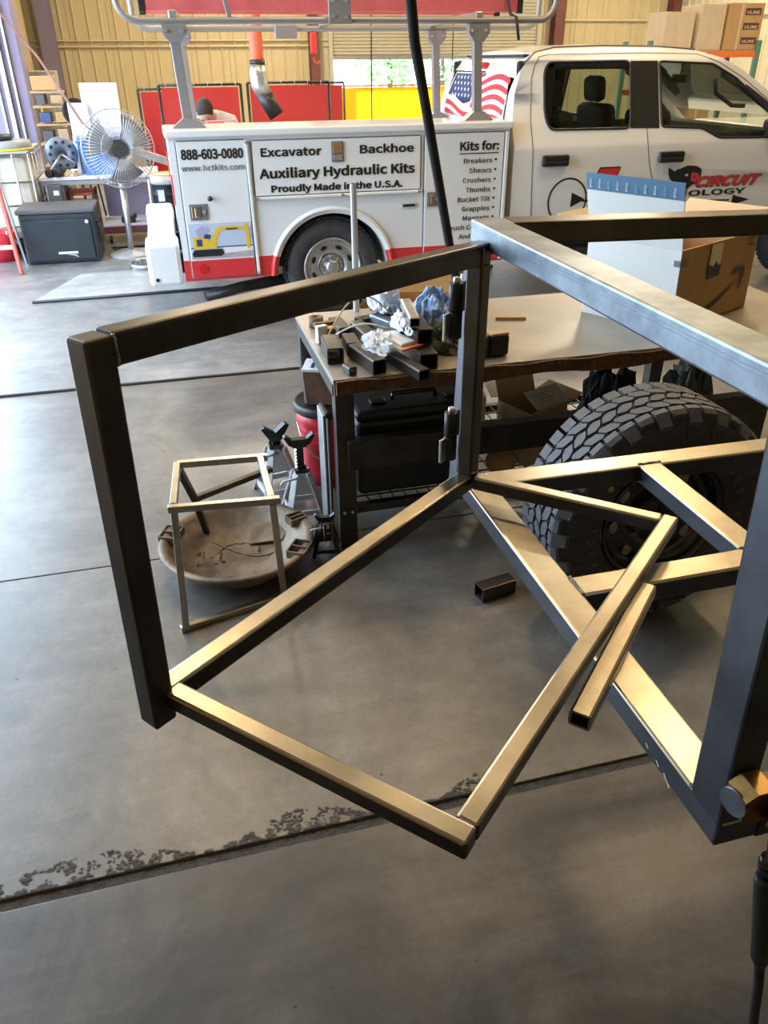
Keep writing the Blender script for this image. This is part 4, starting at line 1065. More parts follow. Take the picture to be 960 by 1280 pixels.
offcut(0.69, 3.46, 0.18, -1.5, .06, .05, 'square tube offcut behind the left pieces beside the brown tape roll')
offcut(0.89, 3.55, 0.22, 0.35, .055, .045, 'flat square tube offcut lying crosswise at the back of the pile')
offcut(0.84, 2.92, 0.34, -1.32, .05, .045, 'long narrow square tube sticking out over the front edge under the carded part')
offcut(0.945, 3.02, 0.30, -1.62, .075, .066, 'wide square tube with a black open mouth at the front middle of the pile')
offcut(0.965, 3.13, 0.30, -1.64, .066, .066, 'black square tube stacked on top of the wide one', z=TZ + 0.068)
offcut(0.935, 3.14, 0.30, -1.72, .045, .04, 'slim pale square tube propped highest on the pile, pointing at the camera', z=TZ + 0.142, tilt=-.0, m='galv')
offcut(0.92, 3.40, 0.26, -1.2, .06, .06, 'bluish square tube offcut under the milky plastic bag', m='steel_blue')
# clear/milky bags, carded part
def crumple(name, c, sx, sy, sz, m, label, cat, seed=1, parent=None, n=34):
    from mathutils import noise
    b = MB(); b.ball((0, 0, 0), 1, n=n)
    for v in b.bm.verts:
        p = v.co.copy(); k = 1 + 0.40*noise.noise(p*1.7 + Vector((seed, 0, 0))) + 0.34*noise.noise(p*4.3 + Vector((0, seed, 0))) - 0.22*abs(noise.noise(p*8.5 + Vector((0, 0, seed))))
        v.co = Vector((p.x*sx*k, p.y*sy*k, max(-0.02*sz, p.z*sz*k)))
    for f in b.bm.faces: f.smooth = False
    bmesh.ops.translate(b.bm, verts=b.bm.verts, vec=Vector(c))
    o = build(name, b, m, parent)
    if label: tag(o, label, cat)
    return o
crumple('plastic_bag', (0.93, 3.55, TZ + 0.075), 0.085, 0.10, 0.12, 'filmw', 'milky white plastic bag with wires sitting on the tube pile', 'bag', 3)
crumple('plastic_bag', (1.13, 3.32, TZ + 0.02), 0.15, 0.13, 0.19, 'blueb', 'crumpled blue and white plastic bag in the middle of the worktable', 'bag', 9)
crumple('shop_cloth', (1.09, 3.10, TZ + 0.005), 0.08, 0.09, 0.10, 'olive', 'grey green crumpled cloth in front of the blue bag', 'cloth', 5)
crumple('plastic_bag', (0.77, 3.04, TZ + 0.065), 0.07, 0.12, 0.05, 'film', 'clear crumpled bag lying over the tube offcuts left of the carded part', 'bag', 6)
crumple('plastic_bag', (0.89, 3.12, TZ + 0.11), 0.035, 0.11, 0.05, 'filmw', 'clear bag squeezed between the carded part and the pale slim tube', 'bag', 8)
cp = thing('carded_part', 'clear blister pack of small parts on a printed card, lying tilted on the tubes', 'package', (0.84, 3.02, TZ+0.07))
b = MB().box((0.845, 3.02, TZ + 0.085), (0.11, 0.19, 0.004), rz=0.45, rx=0.12); build('card', b, 'cardl', cp)
b = MB().box((0.85, 3.02, TZ + 0.094), (0.075, 0.13, 0.014), rz=0.45, rx=0.12, bev=0.004); build('blister', b, 'paper', cp)
build('card_hem', MB().box((0.885, 2.935, TZ + 0.078), (0.11, 0.012, 0.005), rz=0.45), 'red', cp)
tag(build('coiled_wire', MB().tube([(0.56 + 0.42*t, 3.22 + 0.42*t - 0.18*t*t, TZ + 0.012 + 0.17*math.sin(PI*t)) for t in [k/16 for k in range(17)]], 0.0035, 6), 'cardl'), 'thin tan wire arching over the tube offcuts at the left', 'wire')
tag(build('coiled_wire', MB().tube([(0.62 + 0.25*t, 3.20 - 0.02*t, TZ + 0.075 + 0.04*math.sin(PI*t)) for t in [k/12 for k in range(13)]], 0.004, 6), 'white2'), 'thin white wire across the left tube offcuts', 'wire')
tag(build('coiled_wire', MB().tube([(0.95 + 0.13*math.cos(a), 3.52 + 0.10*math.sin(a), TZ + 0.215 + 0.012*math.sin(2*a)) for a in [2*PI*k/24 for k in range(22)]], 0.003, 6), 'white2'), 'loop of white wire lying on the milky plastic bag', 'wire')
hb = thing('hinge_bracket', 'small brass and white hinge bracket at the left edge of the worktable', 'bracket', (0.60, 3.36, TZ))
build('bracket_plate', MB().box((0.58, 3.33, TZ + 0.042), (0.05, 0.03, 0.08), rz=0.3, bev=0.004), 'paper', hb)
build('bracket_block', MB().box((0.622, 3.32, TZ + 0.045), (0.04, 0.05, 0.06), rz=-0.2, bev=0.006), 'brass', hb)
build('bracket_foot', MB().box((0.625, 3.29, TZ + 0.016), (0.05, 0.05, 0.028), rz=-0.2, bev=0.006), 'black', hb)
build('bracket_arm', MB().box((0.60, 3.37, TZ + 0.075), (0.10, 0.03, 0.02), rz=0.2, bev=0.004), 'darkwood', hb)
# cardboard pieces behind the pile
def openbox(name, c, L_, W_, H_, rz, m, label, flaps=True, mi='cardl'):
    t = thing(name, label, 'box', (c[0], c[1], c[2]))
    R = Matrix.Rotation(rz, 3, 'Z'); base = Vector(c); th = 0.005
    def P(x, y, z): return base + R @ Vector((x, y, z))
    for nm, cc, dd in (('bottom_panel', (0, 0, th/2), (L_, W_, th)), ('side_panel', (0, -W_/2, H_/2), (L_, th, H_)), ('side_panel', (0, W_/2, H_/2), (L_, th, H_)), ('side_panel', (-L_/2, 0, H_/2), (th, W_, H_)), ('side_panel', (L_/2, 0, H_/2), (th, W_, H_))):
        b = MB().box(P(*cc), dd, rz=rz); build(nm, b, m, t)
    if flaps:
        for nm, a0, a1, out_, up_ in flaps:
            a0, a1 = Vector(a0), Vector(a1); off = Vector((out_[0], out_[1], up_))
            q = [P(*a0), P(*a1), P(*(a1 + off)), P(*(a0 + off))]
            nn = (q[1]-q[0]).cross(q[3]-q[0]).normalized()*0.004
            build('flap', MB().prism(q, nn), nm, t)
    return t, P
bx, P = openbox('parts_carton', (1.17, 3.66, TZ), 0.30, 0.18, 0.08, -0.25, 'card', 'low open brown carton behind the bags on the worktable',
    [('cardl', (-.15, -.09, .08), (.15, -.09, .08), (0, -.10), -.02), ('cardl', (.15, -.09, .08), (.15, .09, .08), (.12, 0), .02), ('card', (-.15, .09, .08), (.15, .09, .08), (0, .06), .09)])
tag(build('tape_roll', MB().lathe([(0.02, 0), (0.035, 0), (0.035, 0.05), (0.02, 0.05)], (0.60, 3.58, TZ), n=24, closed=True), 'darkwood'), 'small brown tape roll near the left back edge of the worktable', 'tape')
tag(build('plastic_cone', MB().lathe([(0.0, 0.0), (0.028, 0.0), (0.012, 0.06), (0.006, 0.10), (0.0, 0.10)], (1.335, 3.60, TZ + 0.093), n=14), 'white2'), 'small white plastic cone standing on the low brown carton', 'cone')
for k, (x, y, lab) in enumerate(((1.175, 2.965, 'black battery block left of the cage post on the worktable'), (1.272, 2.975, 'black battery block right of the cage post on the worktable'))):
    t = thing('battery_block', lab, 'battery', (x, y, TZ))
    build('body', MB().box((x, y, TZ + 0.047), (0.09, 0.075, 0.09), rz=0.1, bev=0.012), 'black', t)
    build('lid', MB().box((x, y, TZ + 0.096), (0.085, 0.07, 0.012), rz=0.1, bev=0.005), 'wood', t)
tag(build('wood_chip', MB().prism([(1.46, 3.44, TZ+.001), (1.60, 3.40, TZ+.001), (1.60, 3.46, TZ+.001), (1.48, 3.49, TZ+.001)], (0, 0, 0.014)), 'wood'), 'thin wooden chip lying on the bare worktable right of the post', 'wood scrap')
# hose / strap from the roof down to the worktable
tag(build('hanging_strap', MB().tube([(0.62, 2.6, CH), (0.70, 2.75, 3.6), (0.83, 2.95, 2.4), (0.94, 3.13, 1.95), (1.05, 3.22, 1.58), (1.19, 3.35, 1.13), (1.30, 3.44, TZ + 0.024)], 0.02, 10), 'webbing'), 'thick black air hose hanging slanted from the roof in front of the truck', 'hose')

# big open shipping box: white left side with a taped flap, brown front
sb = thing('shipping_box', 'large open shipping box with white left side, blue taped flap and black arrow print', 'box', (2.3, 3.4, TZ))
th_ = math.radians(26)
R3 = Matrix.Rotation(th_, 3, 'Z'); c0 = Vector((2.150, 3.02, TZ + 0.001))
def B3(x, y, z): return c0 + R3 @ Vector((x - 0.055*z, y, z))   # soft box, leaning a little
LX, LY, LZ = 0.68, 0.49, 0.37
def pan(nm, pts, m, off=0.006):
    q = [B3(*p) for p in pts]; nn = (q[1]-q[0]).cross(q[2]-q[0]).normalized()*off
    return build(nm, MB().prism(q, nn), m, sb)
sidep = pan('side_panel', [(0, 0, 0), (0, LY, 0), (0, LY, LZ), (0, 0, LZ)], 'cardw', -0.006)
front = pan('front_panel', [(0, 0, 0), (LX, 0, 0), (LX, 0, LZ), (0, 0, LZ)], 'card', -0.006)
pan('back_panel', [(0, LY, 0), (LX, LY, 0), (LX, LY, LZ), (0, LY, LZ)], 'card')
pan('side_panel', [(LX, 0, 0), (LX, LY, 0), (LX, LY, LZ), (LX, 0, LZ)], 'card')
pan('bottom_panel', [(0, 0, 0), (LX, 0, 0), (LX, LY, 0), (0, LY, 0)], 'card')
fw = pan('tall_flap', [(0, 0, LZ+.002), (0, LY, LZ+.002), (-0.06, LY, LZ + 0.28), (-0.06, 0, LZ + 0.28)], 'cardw', -0.006)
pan('flap', [(0, LY, LZ), (LX, LY, LZ), (LX, LY + .20, LZ + 0.07), (0, LY + .20, LZ + 0.07)], 'cardl')
pan('flap', [(LX, 0, LZ), (LX, LY, LZ), (LX + .19, LY, LZ + 0.08), (LX + .19, 0, LZ + 0.08)], 'cardl')
pan('flap', [(0, 0.002, LZ), (LX, 0.002, LZ), (LX, .06, LZ - 0.18), (0, .06, LZ - 0.18)], 'card')
def onwhite(y0, y1, z0_, z1_, m, nm, par, o=0.008):
    f = lambda y, z: B3(-o - (0.06*(z - LZ)/0.28 if z > LZ else 0), y, z)
    q = [f(y0, z0_), f(y1, z0_), f(y1, z1_), f(y0, z1_)]
    b = MB().poly(q); return build(nm, b, m, par, recalc=False)
tp = onwhite(-0.001, LY, LZ + 0.21, LZ + 0.283, 'tapeblue', 'blue_tape', fw)
xdw = (R3 @ Vector((0, -1, 0))); 
for k in range(10):
    y = LY - 0.03 - k*0.047
    p = B3(-0.064, y, LZ + 0.247)
    put_text('tape_print', 'prime', p, 'ltblue' if k % 3 == 2 else 'paper', tp, 0.020, xdir=(0, 0, 1), ydir=tuple(-xdw), width=0.05, depth=0.0003)
b = MB()
for k in range(22):
    z = 0.06 + k*0.0045
    if k % 3 != 1: b.poly([B3(-0.0075, LY - 0.075, z), B3(-0.0075, LY - 0.105, z), B3(-0.0075, LY - 0.105, z + 0.0028), B3(-0.0075, LY - 0.075, z + 0.0028)])
build('bar_code', b, 'ink', sidep, recalc=False, kind='stuff')
b = MB()
for y, z in ((LY - .03, .165), (LY - .055, .165), (LY - .03, .05), (LY - .065, .05)): b.poly([B3(-0.0075, y, z), B3(-0.0075, y-.008, z), B3(-0.0075, y-.008, z+.002), B3(-0.0075, y, z+.002)])
build('print_tick', b, 'ink', sidep, recalc=False, kind='stuff')
def onfront(nm, pts, m, par, o=0.008):
    return build(nm, plate2d([pts], [], lambda x, z: tuple(B3(x, -o, z))), m, par, recalc=False)
sm = []
for k in range(21):
    t = k/20; x = 0.10 + 0.42*t; z = 0.035 + 0.125*t*t*0.9 + 0.01*t; sm.append((x, z, 0.004 + 0.020*math.sin(PI*min(1, t*0.9 + .1))))
onfront('arrow_smile', [(x, z - w_/2) for x, z, w_ in sm] + [(x, z + w_/2) for x, z, w_ in sm][::-1], 'ink', front)
hd = [(x + .02, z) for x, z in [(0.45, .205), (0.50, .222), (0.56, .222), (0.575, .21), (0.572, .17), (0.553, .118), (0.535, .112), (0.545, .155), (0.545, .188), (0.50, .195), (0.455, .188)]]
onfront('arrow_head', hd, 'ink', front)
onfront('tape_patch', [(0.235, 0.26), (0.34, 0.265), (0.34, 0.365), (0.24, 0.365)], 'zinc', front, 0.0078)
onfront('torn_label', rnd([(0.235, 0.205), (0.345, 0.215), (0.345, 0.27), (0.32, 0.262), (0.30, 0.285), (0.275, 0.262), (0.25, 0.275), (0.235, 0.27)], 0.004, 2), 'ink', front, 0.0085)
onfront('corner_tape', [(0.001, 0.30), (0.05, 0.30), (0.05, 0.327), (0.001, 0.327)], 'inkg', front, 0.0082)
b = plate2d([[(0.0, 0.30), (0.03, 0.30), (0.03, 0.327), (0.0, 0.327)]], [], lambda y, z: tuple(B3(-0.0082, y, z))); build('corner_tape', b, 'inkg', sidep, recalc=False)
for k, z in enumerate((0.345, 0.315)): onfront('handling_mark', [(0.58, z), (0.645, z), (0.645, z + 0.006), (0.58, z + 0.006)], 'ink', front)
for x in (0.595, 0.615): onfront('handling_mark', [(x, .318), (x+.006, .318), (x+.006, .36), (x, .36)], 'ink', front)

# ================================================================ UNDER AND BESIDE THE TABLE
def tool_case(x, y, z, lab, L_=0.52, W_=0.30, H_=0.40, m='black'):
    t = thing('tool_case', lab, 'case', (x, y, z))
    build('case_body', MB().box((x, y, z + H_*0.44), (L_, W_, H_*0.88), bev=0.02), m, t)
    build('case_lid', MB().box((x, y, z + H_*0.94), (L_+0.01, W_+0.01, H_*0.12), bev=0.02), m, t)
    hn = build('handle', MB().tube([(x-0.10, y-0.04, z+H_), (x-0.095, y-0.04, z+H_+0.028), (x+0.095, y-0.04, z+H_+0.028), (x+0.10, y-0.04, z+H_)], 0.011, 8), 'blackgloss', t)
    for dx in (-0.17, 0.17): build('latch', MB().box((x+dx, y-0.06, z+H_+0.006), (0.07, 0.05, 0.014), bev=0.004), 'blackgloss', t)
    return t
tool_case(0.925, 3.08, 0.218, 'wide black plastic tool case on the wire shelf under the worktable', 0.56, 0.30, 0.40)
tc = thing('folding_case', 'narrow black ribbed case standing upright at the left end of the worktable', 'case', (0.50, 3.12, 0))
build('case_shell', MB().box((0.519, 3.02, 0.31), (0.024, 0.14, 0.62), bev=0.009), 'black', tc)
build('case_rib', MB().box((0.504, 3.02, 0.31), (0.006, 0.13, 0.60), bev=0.002), 'alu', tc)
build('case_rib', MB().box((0.519, 2.948, 0.31), (0.008, 0.006, 0.58), bev=0.002), 'greyl', tc)
openbox('flat_carton', (0.95, 3.52, 0.216), 0.34, 0.30, 0.33, 0.1, 'cardl', 'pale open carton on the shelf behind the black tool case',
    [('cardl', (-.17, -.15, .33), (.17, -.15, .33), (0, .02), .09), ('cardl', (-.17, .15, .33), (.17, .15, .33), (0, .10), .05), ('cardl', (-.17, -.15, .33), (-.17, .15, .33), (-.08, 0), .06)])
openbox('flat_carton', (1.31, 3.40, 0.216), 0.15, 0.26, 0.27, -0.2, 'cardl', 'small pale carton on the shelf right of the black tool case',
    [('cardl', (-.10, -.13, .27), (-.10, .13, .27), (-.06, 0), .10), ('cardl', (.10, -.13, .27), (.10, .13, .27), (.08, 0), .0)])
t, P = openbox('parts_carton', (1.55, 3.14, 0.216), 0.24, 0.22, 0.27, 0.35, 'cardl', 'open carton with a white delivery note on the shelf left of the big tyre',
    [('cardl', (-.12, -.11, .27), (.12, -.11, .27), (0, -.06), .05), ('cardl', (-.12, .11, .27), (.12, .11, .27), (0, .04), .11), ('card', (.12, -.11, .27), (.12, .11, .27), (.10, 0), .03)])
q = [P(-.11, -.15, .295), P(.10, -.15, .295), P(.11, -.03, .345), P(-.10, -.03, .345)]
nt_ = build('delivery_note', MB().prism(q, Vector((0, 0, 0.002))), 'paper', t)
b = MB()
for k in range(5):
    a = Vector(q[0]).lerp(q[3], 0.2 + 0.14*k) + Vector((0, -0.001, 0.003)); c = Vector(q[1]).lerp(q[2], 0.2 + 0.14*k) + Vector((0, -0.001, 0.003)); d_ = (c - a)
    b.bar(a + d_*0.1, a + d_*(0.55 + 0.1*(k % 3)), 0.003, 0.001)
build('printed_line', b, 'inkg', nt_, kind='stuff')
crumple('work_glove', (1.84, 3.02, 0.216), 0.07, 0.09, 0.36, 'blackcloth', 'black glove standing up in the rags beside the big tyre', 'glove', 11)
crumple('rag_heap', (2.08, 3.32, 0.216), 0.17, 0.15, 0.34, 'blackcloth', 'dark heap of rags on the shelf behind the big tyre', 'rags', 14)
crumple('rag_heap', (2.46, 3.22, 0.216), 0.14, 0.15, 0.36, 'olive', 'olive green canvas on the shelf behind the top of the big tyre', 'rags', 15)
tag(build('parts_bag', MB().ball((1.34, 2.98, 0.278), 0.065, 1.2, 0.9, 0.95), 'wood'), 'tan cloth bag on the wire shelf low behind the tyre tread', 'bag')
# red bucket with black lid
bk = thing('plastic_bucket', 'red ribbed plastic bucket with black lid beside the worktable', 'bucket', (0.60, 3.72, 0))
bx_, by_ = 0.650, 3.565
build('bucket_body', MB().lathe([(0, 0), (0.128, 0), (0.138, 0.10), (0.145, 0.24), (0.152, 0.25), (0.147, 0.262), (0.150, 0.29), (0.157, 0.30), (0.152, 0.312), (0.153, 0.335), (0.160, 0.345), (0.155, 0.36), (0.156, 0.40), (0.145, 0.40), (0.0, 0.39)], (bx_-.02, by_, 0.0), n=40), 'redplastic', bk)
build('bucket_lid', MB().lathe([(0.155, 0.39), (0.168, 0.395), (0.168, 0.43), (0.158, 0.44), (0.148, 0.43), (0.0, 0.43)], (bx_-.02, by_, 0.0), n=40), 'black', bk)
build('bail_handle', MB().tube([(bx_-.02 - 0.157*math.cos(a), by_ - 0.17*abs(math.sin(a))**0.7 - 0.0, 0.33 - 0.17*math.sin(a)) for a in [PI*k/16 for k in range(17)]], 0.003, 6), 'galv', bk)
ob = thing('tape_package', 'brown wood-patterned package with blue printed end standing on the bucket lid', 'package', (0.55, 3.55, 0.445))
build('package_body', MB().prism([(0.52, 3.50, 0.446), (0.64, 3.45, 0.446), (0.69, 3.59, 0.446), (0.57, 3.65, 0.446)], (-0.012, -0.02, 0.17)), 'darkwood', ob)
build('package_sleeve', MB().prism([(0.51, 3.502, 0.45), (0.518, 3.50, 0.45), (0.568, 3.65, 0.45), (0.56, 3.652, 0.45)], (-0.012, -0.02, 0.175)), 'paper', ob)
build('package_top', MB().prism([(0.50, 3.48, 0.62), (0.63, 3.428, 0.62), (0.678, 3.57, 0.62), (0.553, 3.63, 0.62)], (0, 0, 0.012)), 'paper', ob)
for k in range(4): build('printed_bar', MB().box((0.563 + 0.028*k, 3.49 - 0.012*k + .03, 0.634), (0.014, 0.07, 0.002), rz=-0.35), 'navy', ob)

# jack stands
def jack(x, y, s_, lab, head='v', rz=0.0, h=0.36, m='greyl'):
    t = thing('jack_stand', lab, 'jack stand', (x, y, 0), 'jack stands beside the worktable')
    R = Matrix.Rotation(rz, 3, 'Z'); o = Vector((x, y, 0))
    def Q(a, b_, c_): return o + R @ Vector((a*s_, b_*s_, c_*s_))
    for sx, sy in ((-1, -1), (1, -1), (1, 1), (-1, 1)):
        build('leg', MB().bar(Q(sx*0.105, sy*0.105, 0.0), Q(sx*0.035, sy*0.035, 0.27), 0.038*s_, 0.012*s_, up=R @ Vector((sx, sy, 0.5)), bev=0.002), m, t)
    for sx, sy, ex, ey in ((-1, -1, 1, -1), (1, -1, 1, 1), (1, 1, -1, 1), (-1, 1, -1, -1)):
        build('foot_brace', MB().bar(Q(sx*0.092, sy*0.092, 0.05), Q(ex*0.092, ey*0.092, 0.05), 0.012*s_, 0.03*s_), m, t)
        build('side_plate', MB().prism([Q(sx*.06, sy*.06, .15), Q(ex*.06, ey*.06, .15), Q(ex*.036, ey*.036, .27), Q(sx*.036, sy*.036, .27)], (R @ Vector((sx+ex, sy+ey, 0))).normalized()*-0.004), m, t)
    build('sleeve', MB().hollow(Q(0, 0, 0.24), Q(0, 0, 0.29), 0.07*s_, 0.07*s_, 0.005), 'blackmet', t)
    cl = build('column', MB().bar(Q(0, 0, 0.16), Q(0, 0, h), 0.038*s_, 0.032*s_, up=R @ Vector((0, 1, 0)), bev=0.002), 'blackmet', t)
    for k in range(7): build('ratchet_tooth', MB().prism([Q(-.019, -.012, .27 + k*.02 if h > .4 else .2 + k*.01), Q(-.030, -.012, .275 + k*.02 if h > .4 else .205 + k*.01), Q(-.019, -.012, .285 + k*.02 if h > .4 else .21 + k*.01)], R @ Vector((0, 0.024*s_, 0))), 'alu', cl)
    if head == 'v': pts = [(-.075, .075), (-.055, .085), (0, .045), (.055, .085), (.075, .075), (.03, .0), (-.03, .0)]
    else: pts = [(-.085, .065), (-.075, .075), (-.04, .048), (.04, .048), (.075, .075), (.085, .065), (.06, .02), (.03, .0), (-.03, .0), (-.06, .02)]
    build('saddle', MB().prism([Q(a, -.02, h + c_ - .01) for a, c_ in pts], R @ Vector((0, .04*s_, 0))), 'blackmet', t)
    build('ratchet_handle', MB().tube([Q(0.0, -.04, .25), Q(-.05, -.06, .255), Q(-.11, -.065, .25), Q(-.125, -.066, .23)], 0.007*s_, 8), 'greyl', t)
    return t
jack(0.345, 3.46, 0.95, 'grey jack stand with low V-shaped saddle, leftmost of the group', 'v', 0.2, 0.32)
jack(0.43, 3.22, 0.85, 'grey jack stand with its black toothed column raised highest', 'c', 0.0, 0.43)
j3 = jack(0.472, 2.86, 0.55, 'dark jack stand with a numbered label, closest to the table leg', 'c', -0.15, 0.29, 'blackmet')
lb = build('number_label', MB().box((0.472, 2.800, 0.135), (0.036, 0.004, 0.095), rx=0.0, bev=0.001), 'black', j3)
put_text('lettering', '3', (0.472, 2.797, 0.155), 'paper', lb, 0.034, 0.001, depth=0.0005)
put_text('lettering', 'TON', (0.472, 2.797, 0.125), 'paper', lb, 0.013, depth=0.0005)
build('label_frame', MB().tube([(0.454, 2.796, 0.09), (0.490, 2.796, 0.09), (0.490, 2.796, 0.18), (0.454, 2.796, 0.18)], 0.001, 4, closed=True), 'cardl', j3)

# ================================================================ SMALL FLOOR FRAME, DISH, LOOSE TUBE
sf = thing('small_floor_frame', 'small welded frame of thin square tube standing over the cast dish', 'metal frame', (0.05, 2.6, 0))
F = 0.026
a_, b_, c_, d_ = Vector((-0.160, 2.455, 0)), Vector((0.238, 2.560, 0)), Vector((-0.132, 2.480, 0.515)), Vector((0.214, 2.440, 0.515))
e_, f_ = Vector((-0.108, 2.83, 0.515)), Vector((0.214, 2.80, 0.515))
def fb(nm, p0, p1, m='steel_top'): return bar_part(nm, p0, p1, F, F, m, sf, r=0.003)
Z = Vector((0, 0, F/2))
fb('upright', a_ + Z*0, c_); fb('upright', b_, d_)
fb('base_bar', a_ + Z + (a_-b_).normalized()*0.02, b_ + Z)
fb('top_bar', c_ + Z - Vector((.02, 0, 0)), d_ + Z + Vector((.03, 0, 0))); fb('top_bar', e_ + Z, f_ + Z + Vector((.03, 0, 0)))
fb('top_bar', c_ + Z*1.02 + Vector((0, .015, 0)), e_ + Z*1.02); fb('top_bar', d_ + Z*1.02 + Vector((0, .015, 0)), f_ + Z*1.02)
g1 = Vector((-0.066, 2.95, 0.30)); g2 = Vector((0.285, 3.14, 0.30))
fb('rear_leg', e_, g1, 'steel'); fb('brace_bar', g1, g2, 'steel'); fb('rear_leg', g1, Vector((-0.03, 3.10, 0.0)), 'steel')
DC = Vector((0.085, 2.87, 0.0))
ds = thing('cast_dish', 'shallow round cast metal dish with mud inside and notched rim lugs', 'dish', tuple(DC))
from mathutils import noise as nz
prof = [(0.0, .012), (0.10, .014), (0.18, .028), (0.24, .062), (0.285, .112), (0.298, .128), (0.325, .133), (0.330, .122), (0.318, .108), (0.29, .075), (0.24, .03), (0.16, 0.004), (0.0, 0.0)]
build('bowl', MB().lathe(prof, DC, n=72), 'dish', ds)
b = MB()
for (r0, a0, a1, amp) in ((0.17, 2.6, 5.6, .02), (0.10, 0.4, 3.2, .03)):
    pts = []
    for k in range(40):
        a = a0 + (a1-a0)*k/39; r = r0 + amp*nz.noise(Vector((a*3, r0*9, 0))) + 0.03*math.sin(a*1.3)
        z = 0.014 if r < .14 else 0.014 + (r-.14)*.30
        pts.append(DC + Vector((r*math.cos(a), r*math.sin(a), z + 0.004)))
    b.tube(pts, .006, 6, radii=[.003 + .006*abs(nz.noise(Vector((k*.5, 0, 0)))) for k in range(40)])
build('mud_ridge', b, 'mud', ds, kind='stuff')
b = MB()
for k in range(60):
    a = random.uniform(2.4, 5.4); r = random.gauss(0.17, .03); z = .016 + max(0, r-.14)*.3
    p = DC + Vector((r*math.cos(a), r*math.sin(a), z)); b.ball(p, random.uniform(.004, .012), 1.4, 1, .4, n=6)
build('mud_clod', b, 'mud', ds, kind='stuff')
for a, w_ in ((-0.55, .05), (2.75, .05), (0.35, .03)):
    c = DC + Vector((0.285*math.cos(a), 0.285*math.sin(a), .122)); t_ = Vector((-math.sin(a), math.cos(a), 0)); n_ = Vector((math.cos(a), math.sin(a), 0))
    b = MB()
    for s_ in (-1, 0, 1): b.bar(c + t_*s_*w_ - n_*.03, c + t_*s_*w_ + n_*.045, .006, .035)
    b.bar(c - t_*w_ + n_*.045, c + t_*w_ + n_*.045, .006, .035); b.bar(c - t_*w_ - n_*.03, c + t_*w_ - n_*.03, .006, .035)
    build('rim_lug', b, 'dish', ds)
pts = [DC + Vector((-0.10 + .34*t, 0.13 - 0.05*t - .12*math.sin(PI*t), .03 + .012*math.cos(PI*t))) for t in [k/14 for k in range(15)]]
build('cast_rib', MB().tube(pts, .0035, 6), 'mud', ds)
build('raised_patch', MB().prism([DC + Vector(p) for p in ((0.06, .10, .02), (.20, .06, .045), (.24, .12, .07), (.20, .18, .075), (.08, .20, .06))], (0, 0, .006)), 'dish', ds)
lt = tube_part('loose_tube', (1.00, 2.345, 0.033), (1.155, 2.375, 0.033), 0.066, 0.064, 'steel', None); tag(lt, 'short black square tube lying alone on the floor before the big tyre', 'metal tube')

# ================================================================ THE BIG TYRE
ty = thing('off_road_tyre', 'large all-terrain tyre on a black steel wheel leaning at the worktable', 'tyre', (1.58, 2.18, 0))
CX, CZ, Y0, YW, R0 = 1.585, 0.44, 2.045, 0.285, 0.425
build('tyre_carcass', MB().lathe([(0.235, .045), (0.25, .018), (0.29, .0), (0.34, -.004), (0.385, .010), (0.41, .028), (0.425, .05), (R0, .14), (0.425, .235), (0.41, .258), (0.36, .285), (0.29, .288), (0.25, .27), (0.235, .24)], (CX, Y0, CZ), (0, 1, 0), 96), 'sidewall', ty)
b = MB(); b2 = MB()
NT = 44
def tb_(bb, ang, y, da, dy, skew, h=0.016, r=R0):
    """one tread block: a small hexagonal lug bent round the tyre"""
    pts = [(-1, -.6), (-.3, -1), (1, -.55), (1, .6), (.3, 1), (-1, .55)]
    V0 = []; V1 = []
    for u, v in pts:
        a = ang + (u*da + v*skew); yy = y + v*dy
        for rr, V in ((r - .004, V0), (r + h, V1)): V.append(bb.bm.verts.new((CX + rr*math.cos(a), yy, CZ + rr*math.sin(a))))
    bb.bm.faces.new(V1)
    for i in range(6): bb.bm.faces.new((V0[i], V0[(i+1) % 6], V1[(i+1) % 6], V1[i]))
for k in range(NT):
    a = 2*PI*k/NT
    for j, (y, sk, off, dy) in enumerate(((Y0 + .088, .035, .0, .026), (Y0 + .142, -.035, .5, .024), (Y0 + .197, .035, .15, .026))):
        bb = MB(); tb_(bb, a + off*2*PI/NT, y, 2*PI/NT*0.43, dy, sk)
        build('tread_block', bb, 'tread', ty)
for k in range(NT//2 * 2):
    a = 2*PI*(k + .3)/NT
    for s_, y in ((1, Y0 + .030), (-1, Y0 + .255)):
        long_ = (k % 2 == 0)
        y_in = y + s_*.030; y_out = y - s_*(.030 if long_ else .014); r_out = R0 - (.040 if long_ else .012)
        da = 2*PI/NT*.40; V = []
        prof_ = [(y_in, R0 + .013), (y + s_*.004, R0 + .012), (y_out + s_*.002, r_out + .012), (y_out + s_*.006, r_out - .006)]
        if s_ == -1 and False: continue
        if s_ == 1:
            bb = MB()
        L1 = [bb.bm.verts.new((CX + r*math.cos(a - da), yy, CZ + r*math.sin(a - da))) for yy, r in prof_] if s_ == 1 else None
        if s_ == 1:
            L2 = [bb.bm.verts.new((CX + r*math.cos(a + da), yy, CZ + r*math.sin(a + da))) for yy, r in prof_]
            B1 = [bb.bm.verts.new((CX + (R0 - .03)*math.cos(a - da), Y0 + .05, CZ + (R0 - .03)*math.sin(a - da)))]
            B2 = [bb.bm.verts.new((CX + (R0 - .03)*math.cos(a + da), Y0 + .05, CZ + (R0 - .03)*math.sin(a + da)))]
            for i in range(3): bb.bm.faces.new((L1[i], L1[i+1], L2[i+1], L2[i]))
            bb.bm.faces.new(L1 + B1); bb.bm.faces.new((L2 + B2)[::-1])
            build('shoulder_block', bb, 'tread', ty)
        else:
            b2.box((CX + (R0 + .002)*math.cos(a), Y0 + .255, CZ + (R0 + .002)*math.sin(a)), (.020, .05, .048), ry=-a)
build('rear_shoulder', b2, 'tread', ty, kind='stuff')
